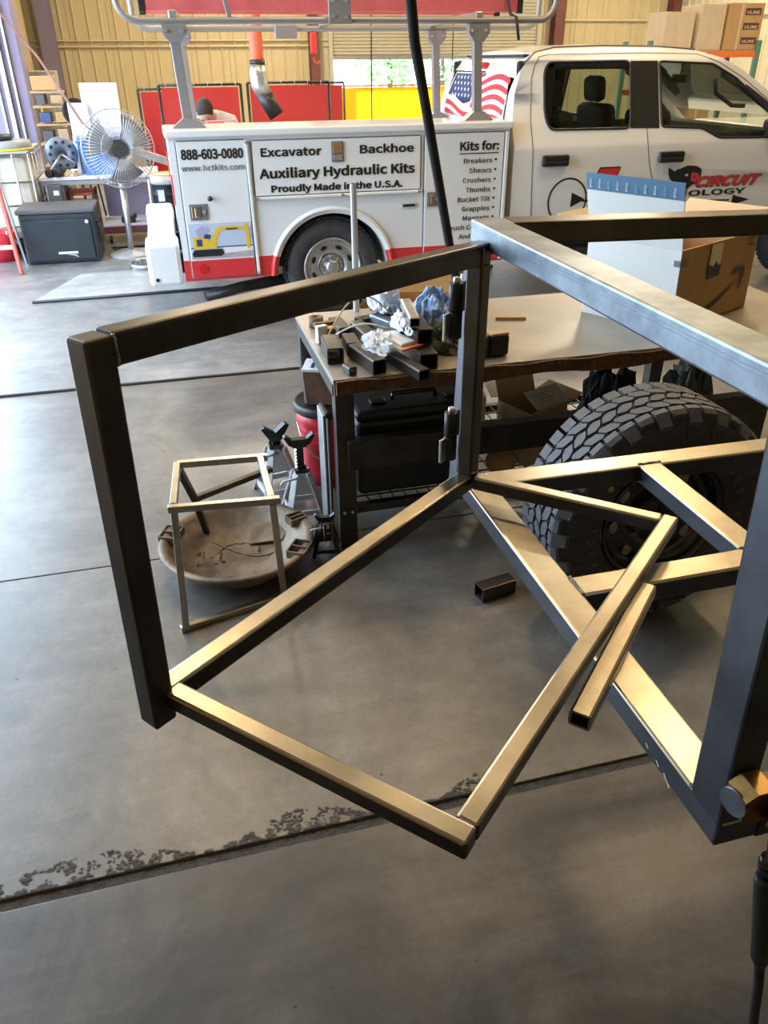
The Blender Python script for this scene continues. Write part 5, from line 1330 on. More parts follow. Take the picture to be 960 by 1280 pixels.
# sidewall ornaments and raised lettering
for k in range(22):
    a = 2*PI*k/22 + .08; r1, r2 = .375, .335
    y = Y0 + .0015
    w1, w2 = .045, .022
    q = [(CX + r1*math.cos(a - w1), y + .006, CZ + r1*math.sin(a - w1)), (CX + r1*math.cos(a + w1), y + .006, CZ + r1*math.sin(a + w1)), (CX + r2*math.cos(a + w2), y - .004, CZ + r2*math.sin(a + w2)), (CX + r2*math.cos(a - w2), y - .004, CZ + r2*math.sin(a - w2))]
    build('sidewall_lug', MB().prism(q, (0, -.005, 0)), 'rubber', ty)
def arctext(word, r, a_mid, step, size, m, flip=False):
    n = len(word)
    for i, ch in enumerate(word):
        if ch == ' ': continue
        a = a_mid + (-(i - (n-1)/2)*step)
        rad = Vector((math.cos(a), 0, math.sin(a))); tan = Vector((math.sin(a), 0, -math.cos(a)))
        put_text('raised_letter', ch, Vector((CX, Y0 - .0035, CZ)) + rad*r, m, ty, size, 0.0008, xdir=tuple(tan), ydir=tuple(rad), depth=.0015)
arctext('GOODYEAR', .285, math.radians(14), .175, .052, 'letters')
arctext('WRANGLER', .285, math.radians(190), .175, .052, 'letters')
wr_ = build('steel_wheel', MB().lathe([(0.238, .035), (0.243, .018), (0.232, .014), (0.222, .03), (0.216, .07), (0.200, .085), (0.185, .082), (0.150, .070), (0.110, .085), (0.095, .105), (0.088, .11), (0.0, .11)], (CX, Y0, CZ), (0, 1, 0), 64), 'blackgloss', ty)
for k in range(8):
    a = 2*PI*k/8 + .2
    bb = MB(); bb.ball((CX + .168*math.cos(a), Y0 + .073, CZ + .168*math.sin(a)), .026, .8, .12, 1); build('hand_hole', bb, 'tabletop', wr_)
hubm = build('hub_ring', MB().lathe([(0.055, .11), (0.055, .095), (0.045, .09), (0.043, .11)], (CX, Y0, CZ), (0, 1, 0), 32), 'blackmet', wr_)
build('valve_stem', MB().cyl((CX - .06, Y0 + .08, CZ - .195), (CX - .06, Y0 + .045, CZ - .19), .006, n=10), 'black', wr_)
for x, z in ((1.335, .62), (1.28, .53)):
    lb_ = build('lug_bolt', MB().cyl((x, Y0 + .07, z), (x, Y0 - .005, z), .012, n=6).cyl((x, Y0 + .01, z), (x, Y0 + .02, z), .024, n=20), 'zinc' if z > .6 else 'chrome', ty)

# ================================================================ GROUND CLAMP ON THE NEAR POST
gc = thing('ground_clamp', 'magnetic welding ground clamp with brass nut and copper lug on the near post', 'clamp', (0.74, 0.56, 0.88))
hx = [(-.030, .020), (-.010, .034), (.022, .034), (.036, .014), (.036, -.014), (.020, -.034), (-.012, -.034), (-.030, -.018)]
cc = Vector((0.690, 0.560, 0.985))
build('magnet_housing', MB().prism([cc + Vector((u*.9, .045, v*.9)) for u, v in hx], (0, -.04, 0)), 'brass', gc)
build('magnet_face', MB().cyl(cc + Vector((-.026, .025, 0)), cc + Vector((-.031, .024, 0)), .022, n=24), 'steel_blue', gc)
build('brass_nut', MB().cyl(cc + Vector((.022, .0, -.012)), cc + Vector((.045, -.045, -.02)), .022, n=6).cyl(cc + Vector((.03, -.02, -.014)), cc + Vector((.062, -.075, -.026)), .013, n=18), 'brass', gc)
build('copper_lug', MB().prism([cc + Vector((.0, -.02, -.02)), cc + Vector((.050, -.03, -.022)), cc + Vector((.046, -.03, -.075)), cc + Vector((.012, -.02, -.078))], (0, -.012, 0)), 'copper', gc)
cb = thing('welding_cable', 'black welding ground cable with rubber sleeve hanging from the brass clamp', 'cable', (0.80, 0.5, 0))
KY = 0.535
build('cable_sleeve', MB().tube([(0.709, KY, 0.868), (0.713, KY, 0.85), (0.734, KY, 0.765), (0.765, KY, 0.635), (0.772, KY, 0.61)], .016, 14, radii=[.013, .0155, .0155, .015, .010]), 'black', cb)
build('cable_neck', MB().tube([(0.700, KY, 0.915), (0.705, KY, 0.885), (0.711, KY, 0.86)], .0095, 10), 'blackgloss', cb)
for q in ((0.7005, KY, 0.905), (0.7035, KY, 0.89)): build('cable_tie', MB().cyl(q, (q[0] + .001, q[1], q[2] - .006), .0115, n=12), 'black', cb)
build('cable_cord', MB().tube([(0.768, KY, 0.62), (0.785, KY, 0.555), (0.829, .54, .36), (0.875, .55, .15), (0.93, .56, .03), (1.1, .56, .012), (1.6, .5, .012), (2.1, .3, .012)], .0085, 10), 'black', cb)

# ================================================================ LEFT BACKGROUND
fn = thing('pedestal_fan', 'tall grey industrial pedestal fan with round wire guard and steel pole', 'fan', (-0.49, 9.45, 0))
FC = Vector((-0.435, 9.30, 1.11)); FR = 0.375
FA = Vector((0.28, -1, 0.06)).normalized(); _, fa, fbv = frame(FA)
build('fan_base', MB().lathe([(0.25, 0), (0.25, .015), (0.22, .03), (0.06, .045), (0.05, .06), (0, .06)], (-0.49, 9.5, 0.0), n=40), 'grey', fn)
build('fan_pole', MB().cyl((-0.49, 9.5, 0.05), (-0.465, 9.47, 0.72), 0.034, n=16), 'alu', fn)
build('fan_pole', MB().cyl((-0.465, 9.47, 0.72), (-0.45, 9.44, 1.03), 0.022, n=14), 'alu', fn)
build('pole_collar', MB().cyl((-0.466, 9.47, 0.70), (-0.464, 9.468, 0.76), 0.042, n=16), 'grey', fn)
build('fan_motor', MB().cyl(FC - FA*.22, FC - FA*.02, 0.085, n=24).cyl(FC - FA*.02, FC + FA*.09, 0.06, n=24), 'black', fn)
gd = MB()
for k in range(64):
    a = 2*PI*k/64; u = fa*math.cos(a) + fbv*math.sin(a)
    gd.tube([FC + FA*.10 + u*.07, FC + FA*.105 + u*.2, FC + FA*.07 + u*.31, FC + u*FR], .0028, 4)
    gd.tube([FC - FA*.12 + u*.08, FC - FA*.13 + u*.2, FC - FA*.08 + u*.31, FC + u*FR], .0018, 4)
for r_, h in ((FR, 0), (.31, .07), (.20, .105), (.31, -.08), (.20, -.13)):
    gd.tube([FC + FA*h + (fa*math.cos(a) + fbv*math.sin(a))*r_ for a in [2*PI*k/48 for k in range(48)]], .006 if h == 0 else .0025, 5, closed=True)
build('wire_guard', gd, 'galv', fn, kind='stuff')
build('guard_cap', MB().cyl(FC + FA*.10, FC + FA*.118, .075, n=24), 'black', fn)
for k in range(3):
    a0 = 2*PI*k/3 + .4; b = MB()
    def blade(u, v, a0=a0):
        r = .07 + .26*u; a = a0 + (v - .5)*(1.0 + .3*u); tw = (v - .5)*.09
        return FC + (fa*math.cos(a) + fbv*math.sin(a))*r + FA*tw
    b.grid(blade, 6, 6); bmesh.ops.solidify(b.bm, geom=b.bm.faces[:], thickness=.003)
    build('fan_blade', b, 'grey', fn)
build('fan_arm', MB().bar(FC + Vector((.05, .22, -.01)), Vector((0.10, 9.55, 0.93)), .05, .08, bev=.008).bar(FC + Vector((.03, .20, .03)), FC + Vector((.22, .25, -.05)), .09, .05, bev=.01), 'alu', fn)
tag(build('power_cable', MB().tube([(-0.47, 9.60, 1.08), (-0.80, 9.9, 1.33), (-1.26, 11.2, 1.95), (-1.62, 11.85, 2.35), (-2.0, 11.98, 2.85), (-2.1, 11.99, CH)], .014, 8), 'redcol'), 'long slanted dark red cable from the left column to the fan', 'cable')
gs = thing('step_grate', 'small oval grey grating lying on the floor beside the truck bumper', 'grate', (-0.33, 8.75, 0))
b = MB(); b.tube([(-0.33 + .15*math.cos(a), 8.76 + .20*math.sin(a), .05) for a in [2*PI*k/28 for k in range(28)]], .018, 8, closed=True); build('rim', b, 'galv', gs)
for k in range(5): x = -.43 + .05*k; build('grate_bar', MB().bar((x, 8.60, .05), (x, 8.92, .05), .012, .02), 'galv', gs)
for k in range(4): y = 8.64 + .08*k; build('grate_bar', MB().bar((-.45, y, .05), (-.21, y, .05), .012, .02), 'galv', gs)
build('grate_foot', MB().box((-.33, 8.76, .018), (.26, .36, .034), bev=.01), 'grey', gs)

ch = thing('black_chest', 'large black storage chest on the floor with worn white sticker', 'chest', (-1.2, 9.5, 0))
CHR = -0.02
build('chest_body', MB().box((-1.18, 9.52, .255), (.76, .55, .51), rz=CHR, bev=.02), 'navyblack', ch)
build('chest_front', MB().box((-1.20, 9.235, .245), (.70, .03, .42), rz=CHR, bev=.01), 'navyblack', ch)
build('chest_lid', MB().box((-1.18, 9.52, .535), (.80, .59, .05), rz=CHR, bev=.015), 'darkgrey', ch)
build('sticker', MB().box((-1.13, 9.215, .115), (.20, .004, .022), rz=CHR), 'paper', ch)
build('sticker_streak', MB().prism([(-1.15, 9.213, .10), (-1.05, 9.213, .095), (-1.03, 9.213, .06), (-1.07, 9.213, .08)], (0, .002, 0)), 'alu', ch)  # light streak running off the worn label
build('round_badge', MB().cyl((-0.885, 9.218, .425), (-0.885, 9.212, .425), .018, n=16), 'paper', ch)
build('side_latch', MB().box((-0.80, 9.42, .30), (.03, .10, .22), bev=.008), 'black', ch)

ibc = thing('plastic_tank', 'milky white plastic tank in a galvanised wire cage, left of the picture', 'tank', (-1.85, 10.4, 0))
build('tank_pallet', MB().box((-1.95, 10.4, .07), (1.08, 1.1, .14), bev=.02), 'blackmet', ibc)
build('tank_body', MB().box((-1.95, 10.4, .59), (1.0, 1.02, .88), bev=.09), 'poly', ibc)
b = None
for z in (.30, .52, .76, 1.02):
    build('cage_hoop', MB().tube([(-2.47, 9.86, z), (-1.42, 9.86, z), (-1.42, 10.94, z), (-2.47, 10.94, z)], .014, 8, closed=True), 'galv', ibc)
for x in (-2.3, -2.12, -1.94, -1.76, -1.58, -1.42): build('cage_bar', MB().cyl((x, 9.86, .14), (x, 9.86, 1.04), .011, n=8), 'galv', ibc)
for y in (10.1, 10.35, 10.6, 10.85): build('cage_bar', MB().cyl((-1.42, y, .14), (-1.42, y, 1.04), .011, n=8), 'galv', ibc)
tag(build('tank_cover', MB().box((-1.95, 10.4, 1.052), (1.06, 1.08, .022), bev=.006), 'grey'), 'flat grey cover board on the white tank', 'board')
rl = thing('cable_reel', 'flat grey drum lid with yellow edge lying on the white tank', 'drum lid', (-1.42, 10.2, 1.065))
build('drum_disc', MB().lathe([(0, 0), (.27, 0), (.28, .03), (.27, .09), (.0, .10)], (-1.68, 10.2, 1.066), n=40), 'grey', rl)
build('yellow_edge', MB().lathe([(.275, .0), (.30, .0), (.30, .02), (.275, .02)], (-1.68, 10.2, 1.066), n=40, closed=True), 'yellowp', rl)
tag(build('rubber_disc', MB().lathe([(0, 0), (.16, 0), (.17, .02), (.15, .05), (.0, .055)], (-1.74, 10.15, 1.168), n=32), 'black'), 'black round disc stacked on the drum lid on the tank', 'disc')
tag(build('red_can', MB().box((-2.08, 10.10, 1.13), (.16, .2, .13), bev=.02), 'red'), 'red metal can at the left edge on the white tank', 'can')
tag(build('wood_block', MB().box((-2.04, 10.05, 1.22), (.18, .14, .045), bev=.004), 'wood'), 'wood block on the red can at the left edge', 'wood block')

# folding step ladder at the left edge
sl_ = thing('step_ladder', 'orange step ladder with white treads at the left edge of the picture', 'ladder', (-1.85, 8.9, 0))
for (p0, p1) in (((-1.585, 8.85, 0), (-1.67, 9.12, 1.30)), ((-2.12, 8.85, 0), (-1.98, 9.12, 1.30))):
    build('ladder_rail', MB().bar(p0, p1, .03, .075, up=(0, 1, 0), bev=.004), 'orangered', sl_)
for p0, p1 in (((-1.60, 9.36, 0), (-1.69, 9.16, 1.28)), ((-2.10, 9.36, 0), (-1.98, 9.16, 1.28))): build('rear_rail', MB().bar(p0, p1, .02, .045, up=(0, 1, 0)), 'alu', sl_)
for k in range(4):
    z = .26 + .27*k; t_ = z/1.30; xr = -1.585 - .085*t_; xl_ = -2.12 + .14*t_; y = 8.85 + .27*t_
    build('tread', MB().box(((xr+xl_)/2, y + .01, z), (xr - xl_ - .02, .085, .03), bev=.004), 'white2', sl_)
build('top_cap', MB().box((-1.89, 9.14, 1.32), (.26, .2, .05), bev=.01), 'orangered', sl_)
build('spreader_bar', MB().bar((-1.65, 8.93, .40), (-1.64, 9.33, .22), .012, .03), 'alu', sl_)
tag(build('pink_bucket', MB().lathe([(0, 0), (.14, 0), (.175, .30), (.168, .30), (.135, .012), (0, .012)], (-1.85, 9.62, 0), n=32), 'redplastic'), 'red bucket on the floor behind the orange step ladder', 'bucket')

# back workbench with everything on it
wb_ = thing('back_workbench', 'grey metal workbench with lavender side panels standing behind the fan', 'workbench', (-0.75, 10.6, 0))
build('bench_top', MB().box((-0.74, 10.55, .745), (1.32, .80, .035), bev=.005), 'offw', wb_)
build('bench_apron', MB().box((-0.74, 10.18, .70), (1.28, .03, .055), bev=.004), 'grey', wb_)
for x, w_ in ((-1.22, .12), (-.13, .05)):
    build('bench_leg', MB().box((x, 10.22, .365), (w_, .06, .68), bev=.005), 'grey', wb_)
for x in (-1.2, -.13): build('bench_leg', MB().box((x, 10.88, .365), (.06, .06, .68), bev=.005), 'grey', wb_)
build('back_panel', MB().box((-0.46, 10.84, .45), (.60, .02, .50), bev=.004), 'lav', wb_)
build('lower_shelf', MB().box((-0.46, 10.55, .20), (.66, .66, .03), bev=.004), 'offw', wb_)
build('lower_apron', MB().box((-0.46, 10.21, .15), (.68, .03, .08), bev=.004), 'redcol', wb_)
for x in (-.75, -.15): build('caster', MB().cyl((x, 10.22, .045), (x + .03, 10.22, .045), .045, n=16), 'black', wb_)
build('caster_fork', MB().box((-.135, 10.22, .09), (.04, .05, .05)), 'galv', wb_)
tag(build('cordless_charger', MB().box((-.50, 10.30, .253), (.16, .12, .07), bev=.012).box((-.42, 10.30, .29), (.04, .08, .05), bev=.01), 'black'), 'black charger on the lower shelf of the back workbench', 'charger')
tag(build('white_board', MB().box((-.62, 10.72, 1.23), (.42, .02, .92), rx=-.06, bev=.003), 'offw'), 'tall white board with lilac smears leaning behind the fan', 'board')
tag(build('white_board', MB().box((-.88, 10.66, 1.13), (.22, .02, .72), rx=-.05, bev=.003), 'paper'), 'narrower white board leaning left of the tall lilac-smeared one', 'board')
bb_ = thing('storage_bin', 'blue plastic storage bin on the back workbench behind the fan', 'bin', (-.66, 10.38, .763))
build('bin_body', MB().prism([(-.88, 10.24, .764), (-.44, 10.24, .764), (-.42, 10.24, 1.10), (-.92, 10.24, 1.10)], (0, .30, 0)), 'bluebin', bb_)
build('bin_rim', MB().box((-.67, 10.39, 1.115), (.54, .34, .03), bev=.008), 'bluebin', bb_)
tag(build('white_slab', MB().box((-.955, 10.50, .97), (.04, .26, .40), ry=.03, bev=.004), 'white2'), 'white slab standing on edge left of the blue bin', 'panel')
hp = thing('flywheel', 'round grey slotted flywheel with two steel arms on the back workbench', 'flywheel', (-1.13, 10.3, .763))
b = MB(); b.lathe([(.03, -.02), (.17, -.02), (.18, .0), (.17, .02), (.03, .02)], (-1.12, 10.32, .99), (.25, -1, .1), n=36, closed=True); build('disc', b, 'steelblue2', hp)
for k in range(10):
    a = 2*PI*k/10; d, u1, u2 = frame(Vector((.25, -1, .1))); p = Vector((-1.12, 10.32, .99)) + u1*.125*math.cos(a) + u2*.125*math.sin(a)
    build('slot', MB().cyl(p + d*.018, p + d*.024, .019, n=10), 'black', hp)
build('hub', MB().cyl((-1.12, 10.36, .99), (-1.11, 10.25, 1.0), .035, n=16), 'blackmet', hp)
build('arm', MB().cyl((-1.12, 10.26, .99), (-1.25, 10.16, .84), .014, n=10), 'alu', hp)
build('arm', MB().cyl((-1.11, 10.26, .99), (-.98, 10.20, .90), .012, n=10), 'grey', hp)
build('stand', MB().box((-1.12, 10.36, .82), (.12, .12, .12), bev=.01), 'redcol', hp)
for k, x in enumerate((-1.29, -1.20)): tag(build('caster_wheel', MB().cyl((x, 10.13, .806), (x + .05, 10.19, .806), .042, n=18), 'black'), ['black caster wheel at the left end of the back workbench', 'black caster wheel right beside the first, under the steel arm'][k], 'wheel')
crumple('paper_scraps', (-1.06, 10.22, .765), .09, .06, .06, 'cardl', 'crumpled paper scraps in front of the flywheel', 'paper', 21)
# cabinet with controls and shelves under the bench
cb_ = thing('control_cabinet', 'dark grey electrical cabinet beside the back workbench leg', 'cabinet', (-1.22, 10.6, 0))
build('cabinet_body', MB().box((-1.24, 10.05, .36), (.15, .14, .68), bev=.006), 'darkgrey', cb_)
for z in (.62, .50, .38): build('control_plate', MB().box((-1.22, 9.975, z), (.06, .012, .05), bev=.002), 'paper' if z != .50 else 'black', cb_)
sh = thing('board_rack', 'low wooden rack of boards and boxes under the left end of the workbench', 'rack', (-.95, 10.6, 0))
for z, m, n_ in ((.55, 'orangered', 'rack_shelf'), (.42, 'wood', 'rack_shelf'), (.24, 'wood', 'rack_shelf')): build(n_, MB().box((-1.0, 10.55, z), (.32, .45, .03), bev=.004), m, sh)
for x in (-1.14, -.85): build('rack_side', MB().box((x, 10.55, .29), (.02, .45, .58)), 'darkwood', sh)
build('box_of_paper', MB().box((-.97, 10.42, .29), (.20, .2, .07), bev=.005), 'paper', sh)
build('wire_basket', MB().box((-.95, 10.40, .355), (.22, .2, .04), bev=.01), 'navyblack', sh)
# tall parts shelf with wooden boxes, yellow hose hook
ps = thing('parts_shelf', 'narrow brown parts shelf stacked with wooden boxes by the left column', 'shelf', (-1.15, 11.6, 0))
for x in (-1.47, -1.07): build('shelf_post', MB().bar((x, 11.6, 0), (x, 11.6, 1.60), .035, .035), 'darkwood', ps)
for z in (.35, .75, 1.0, 1.22, 1.42, 1.58): build('shelf_board', MB().box((-1.27, 11.65, z), (.40, .32, .025), bev=.003), 'wood', ps)
for k, (x, z, w_, h, m) in enumerate(((-1.30, 1.665, .28, .15, 'card'), (-1.36, 1.49, .10, .11, 'darkgrey'), (-1.18, 1.49, .14, .09, 'wood'), (-1.34, 1.29, .12, .11, 'navy'), (-1.17, 1.29, .12, .12, 'card'), (-1.35, 1.08, .12, .12, 'darkgrey'), (-1.18, 1.09, .12, .14, 'wood'), (-1.26, .84, .30, .14, 'card'))):
    tag(build('shelf_box', MB().box((x, 11.60, z + .013), (w_, .22, h), rz=.05*(-1)**k, bev=.006), m), ['brown box standing on top of the narrow parts shelf', 'dark box on the second highest board of the parts shelf', 'light wooden box right of the dark box on the parts shelf', 'navy box in the middle of the parts shelf', 'brown box right of the navy one on the parts shelf', 'dark grey box below the navy one on the parts shelf', 'wooden box below the brown one on the parts shelf', 'wide brown box on the lowest visible board of the parts shelf'][k], 'box', 'boxes on the parts shelf')
tag(build('tan_locker', MB().box((-1.42, 12.80, .90), (.34, .36, 1.80), bev=.01), 'tan'), 'tall tan metal locker between the left column and the parts shelf', 'locker')
tag(build('yellow_hose', MB().tube([(-1.50, 12.59, 1.55), (-1.50, 12.59, 1.25), (-1.44, 12.59, 1.14), (-1.34, 12.59, 1.20), (-1.27, 12.59, 1.32)], .016, 8), 'yellowp'), 'yellow hose looped on the front of the tan locker', 'hose')
st_ = thing('shop_stool', 'black round shop stool hung upside down beside the parts shelf', 'stool', (-.98, 11.4, 0))
build('stool_seat', MB().cyl((-.99, 11.42, 1.36), (-.965, 11.36, 1.37), .15, n=28), 'blackcloth', st_)
for dx in (-.09, 0, .09): build('stool_leg', MB().cyl((-.98 + dx*.5, 11.42, 1.36), (-.95 + dx*1.4, 11.46, .0), .012, n=8), 'blackmet', st_)
crumple('black_jacket', (-1.04, 10.70, .80), .13, .06, .22, 'blackcloth', 'black bundle behind the flywheel and the blue bin', 'bundle', 31)
# drums behind the truck
for k, z in enumerate((0.0, .345)):
    t = thing('steel_drum', ['lower blue-black drum on the floor behind the rear of the truck', 'upper blue-black drum with white label stacked behind the truck'][k], 'drum', (-.01, 9.90, z), 'stacked drums behind the truck')
    build('drum_body', MB().lathe([(0, 0), (.16, 0), (.165, .01), (.16, .02), (.16, .11), (.166, .115), (.16, .12), (.16, .22), (.166, .225), (.16, .23), (.16, .33), (.165, .342), (0, .342)], (-.01, 9.90, z + .001), n=36), 'navyblack', t)
    build('drum_label', MB().lathe([(.1615, .14), (.1615, .21)], (-.01, 9.90, z), n=36), 'navyblack', t)
    build('paper_label', MB().prism([(-.11, 9.735, z + .17), (-.04, 9.727, z + .17), (-.04, 9.727, z + .29), (-.11, 9.735, z + .29)], (0, .01, 0)), 'paper', t)
tag(build('white_drum', MB().cyl((-.01, 9.90, .69), (-.01, 9.90, .78), .165, n=30), 'white2'), 'white drum top standing on the stacked drums behind the truck', 'drum')
tag(build('yellow_strap', MB().lathe([(.168, 0), (.172, 0), (.172, .012), (.168, .012)], (-.01, 9.90, .782), n=30, closed=True), 'yellowp'), 'yellow band on the white drum behind the truck', 'band')
tag(build('white_conduit', MB().tube([(-.20, 10.14, .70), (-.21, 10.13, .3), (-.20, 10.12, .12), (-.18, 10.11, .06)], .013, 8), 'white2'), 'thin white pipe at the right leg of the back workbench', 'pipe')
tag(build('loose_cable', MB().tube([(-.50 + .10*k*math.cos(k*1.3), 9.85 + .10*math.sin(k*2.1), .012 + .004*(k % 2)) for k in range(-4, 5)] + [(-.10, 9.95, .012)], .008, 6), 'black'), 'black cord lying on the floor behind the fan base', 'cord')

# ================================================================ CURTAINS, PERSON, HOSE BEHIND THE TRUCK
def curtain(name, x0, x1, y, zb_, zt_, m, frm, lab, cat='curtain', grp=None, wavey=.02, nx=None):
    t = thing(name, lab, cat, ((x0+x1)/2, y, 0), grp)
    n = nx or max(8, int((x1-x0)*14)); b = MB()
    b.grid(lambda u, v: Vector((x0 + .03 + (x1-x0-.06)*u, y + wavey*math.sin(u*(x1-x0)*9) * (1 - .6*v), zb_ + (zt_-.03-zb_)*v)), n, 6)
    build('vinyl_sheet', b, m, t, recalc=False)
    f = []
    build('curtain_pole', MB().cyl((x0, y, zt_), (x1, y, zt_), .014, n=8), frm, t)
    for x in (x0, x1): build('curtain_post', MB().cyl((x, y, 0.0), (x, y, zt_), .016, n=8), frm, t)
    for x in (x0, x1): build('post_foot', MB().box((x, y, .02), (.05, .5, .04), bev=.005), frm, t)
    k = 0; x = x0 + .08
    while x < x1 - .04:
        build('curtain_ring', MB().tube([(x, y + .02*math.sin(a), zt_ - .005 + .024*math.cos(a)) for a in [2*PI*q/10 for q in range(10)]], .003, 4, closed=True), 'alu', t); x += .16
    return t
GC = 'red welding curtains behind the truck'
curtain('welding_curtain', -.19, .44, 11.25, .30, 1.60, 'redcurt', 'blackmet', 'leftmost red welding curtain, half hidden by the fan', grp=GC)
curtain('welding_curtain', .06, 1.00, 10.45, .30, 1.66, 'redcurt', 'blackmet', 'red welding curtain right behind the stooping worker', grp=GC)
curtain('welding_curtain', 1.08, 2.06, 10.45, .30, 1.67, 'redcurt', 'blackmet', 'red welding curtain behind the exhaust hose elbow', grp=GC)
curtain('welding_curtain', 2.10, 2.62, 12.2, .30, 1.62, 'redcurt', 'blackmet', 'narrow red welding curtain left of the yellow one', grp=GC)
curtain('yellow_curtain', 3.35, 6.15, 16.5, .25, 1.46, 'yelcurt', 'orangepaint', 'wide yellow see-through curtain lit from behind in front of the roll-up door')
of = thing('orange_gate_frame', 'orange painted steel frame right of the yellow curtain', 'frame', (6.45, 16.3, 0))
for x in (6.30, 6.66): build('frame_post', MB().box((x, 16.3, .73), (.08, .08, 1.46), bev=.008), 'orangepaint', of)
build('frame_beam', MB().box((6.48, 16.3, 1.44), (.44, .08, .08), bev=.008), 'orangepaint', of)
mc = thing('red_machine', 'rounded red machine standing behind the yellow curtain', 'machine', (5.6, 17.4, 0))
build('machine_drum', MB().cyl((5.75, 17.2, .82), (5.75, 17.8, .82), .34, n=28), 'red', mc)
build('machine_bed', MB().box((5.35, 17.5, .60), (1.1, .5, .5), bev=.04).box((5.4, 17.5, .18), (1.2, .5, .36), bev=.02), 'red', mc)
eh = thing('exhaust_hose', 'orange corrugated exhaust hose with metal elbow and black nozzle hanging from the roof', 'hose', (1.05, 9.0, 1.36))
b = MB(); prf = []
z = CH - .02
while z > 1.90: prf += [(.072, z), (.062, z - .016)]; z -= .032
b.lathe(prf, (1.05, 9.0, 0), n=24); build('corrugated_hose', b, 'orange', eh)
build('hose_clamp', MB().cyl((1.05, 9.0, 1.905), (1.05, 9.0, 1.86), .076, n=24), 'blackmet', eh)
build('metal_elbow', MB().tube([(1.05, 9.0, 1.87), (1.045, 9.0, 1.78), (1.055, 9.0, 1.68), (1.10, 8.99, 1.585)], .085, 20, radii=[.075, .088, .088, .082]), 'galv', eh)
build('rubber_nozzle', MB().tube([(1.085, 8.99, 1.61), (1.14, 8.98, 1.51), (1.205, 8.97, 1.40)], .080, 20), 'black', eh)
for k, (x, y, zt_, lab) in enumerate(((2.35, 9.4, 1.2, 'thin black rope hanging behind the truck, left one in front of the roll-up door'), (4.35, 12.5, .9, 'thin dark rope hanging in front of the yellow curtain, right one of two'))):
    tag(build('pull_rope', MB().tube([(x, y, CH), (x - .01, y, 3), (x - .02, y, zt_)], .007, 6), 'black'), lab, 'rope')
hk = thing('chain_hoist', 'small red chain hoist hanging beside the dark red column', 'hoist', (3.55, 20.0, 1.6))
build('hoist_body', MB().box((3.62, 20.0, 2.22), (.14, .14, .42), bev=.03), 'red', hk)
build('hoist_chain', MB().cyl((3.62, 20.0, 2.4), (3.62, 20.0, CH), .012, n=6), 'blackmet', hk)
build('hoist_hook', MB().tube([(3.62, 20, 2.02), (3.62, 20, 1.88), (3.68, 20, 1.80), (3.74, 20, 1.88)], .022, 8), 'red', hk)

# ---- the stooping worker
pn = thing('person', 'person in a white shirt bending forward behind the truck, head down', 'person', (.55, 9.45, 0))
def skinned(name, verts, edges, radii, m, parent, sub=2, root=0):
    me = bpy.data.meshes.new(name); me.from_pydata([Vector(v) for v in verts], edges, []); me.update()
    o = bpy.data.objects.new(name, me); C.objects.link(o)
    md = o.modifiers.new('s', 'SKIN')
    for i, r in enumerate(radii):
        me.skin_vertices[0].data[i].radius = r if isinstance(r, tuple) else (r, r)
        me.skin_vertices[0].data[i].use_root = (i == root)
    sb_ = o.modifiers.new('u', 'SUBSURF'); sb_.levels = sub; sb_.render_levels = sub
    bpy.context.view_layer.update()
    dg_ = bpy.context.evaluated_depsgraph_get(); m2 = bpy.data.meshes.new_from_object(o.evaluated_get(dg_))
    C.objects.unlink(o); bpy.data.objects.remove(o)
    bm = bmesh.new(); bm.from_mesh(m2)
    for f in bm.faces: f.smooth = True
    return build(name, bm, m, parent)
PX, PY = .56, 9.42
V = [(PX, PY, .95), (PX+.02, PY-.08, 1.20), (PX+.02, PY-.20, 1.37), (PX-.0, PY-.28, 1.40), (PX-.04, PY-.36, 1.41), (PX-.07, PY-.42, 1.43),
     (PX-.19, PY-.24, 1.36), (PX-.27, PY-.34, 1.08), (PX-.16, PY-.52, .98), (PX-.12, PY-.58, .97),
     (PX+.20, PY-.24, 1.36), (PX+.27, PY-.34, 1.08), (PX+.12, PY-.52, .98), (PX+.08, PY-.58, .97),
     (PX-.11, PY, .88), (PX-.13, PY-.03, .50), (PX-.13, PY+.03, .09), (PX-.13, PY-.14, .04),
     (PX+.11, PY, .88), (PX+.13, PY-.03, .50), (PX+.13, PY+.03, .09), (PX+.13, PY-.14, .04)]
E_ = [(0, 1), (1, 2), (2, 3), (3, 4), (4, 5), (2, 6), (6, 7), (7, 8), (8, 9), (2, 10), (10, 11), (11, 12), (12, 13), (0, 14), (14, 15), (15, 16), (16, 17), (0, 18), (18, 19), (19, 20), (20, 21)]
RD = [(.16, .12), (.155, .12), (.17, .13), .075, .06, .06, .065, .048, .034, .03, .065, .048, .034, .03, .09, .062, .045, .04, .09, .062, .045, .04]
body = skinned('body', V, E_, RD, ['shirt', 'jeans', 'skin'], pn)
for p in body.data.polygons:
    w_ = body.matrix_basis.to_translation() + Vector(p.center)
    p.material_index = 1 if w_.z < .92 and w_.y > PY - .2 else (2 if (w_.y < PY - .345 and w_.z > 1.3) or w_.y < PY - .47 else 0)
HC = Vector((PX-.085, PY-.455, 1.445))
def tilt(b):
    bmesh.ops.rotate(b.bm, verts=b.bm.verts, cent=HC, matrix=Matrix.Rotation(math.radians(48), 3, 'X')); return b
b = MB(); b.ball(HC, .098, .78, .95, 1.18, n=24)
for v in b.bm.verts:
    d = v.co - HC
    if d.y < -.03 and d.z < -.02: v.co.x = HC.x + d.x*.88
hd_ = build('head', tilt(b), 'skin', pn)
b = MB(); b.ball(HC + Vector((0, .018, .032)), .108, .80, .92, 1.02, n=24); b.jitter(.004, 30); build('hair', tilt(b), 'hair', hd_)
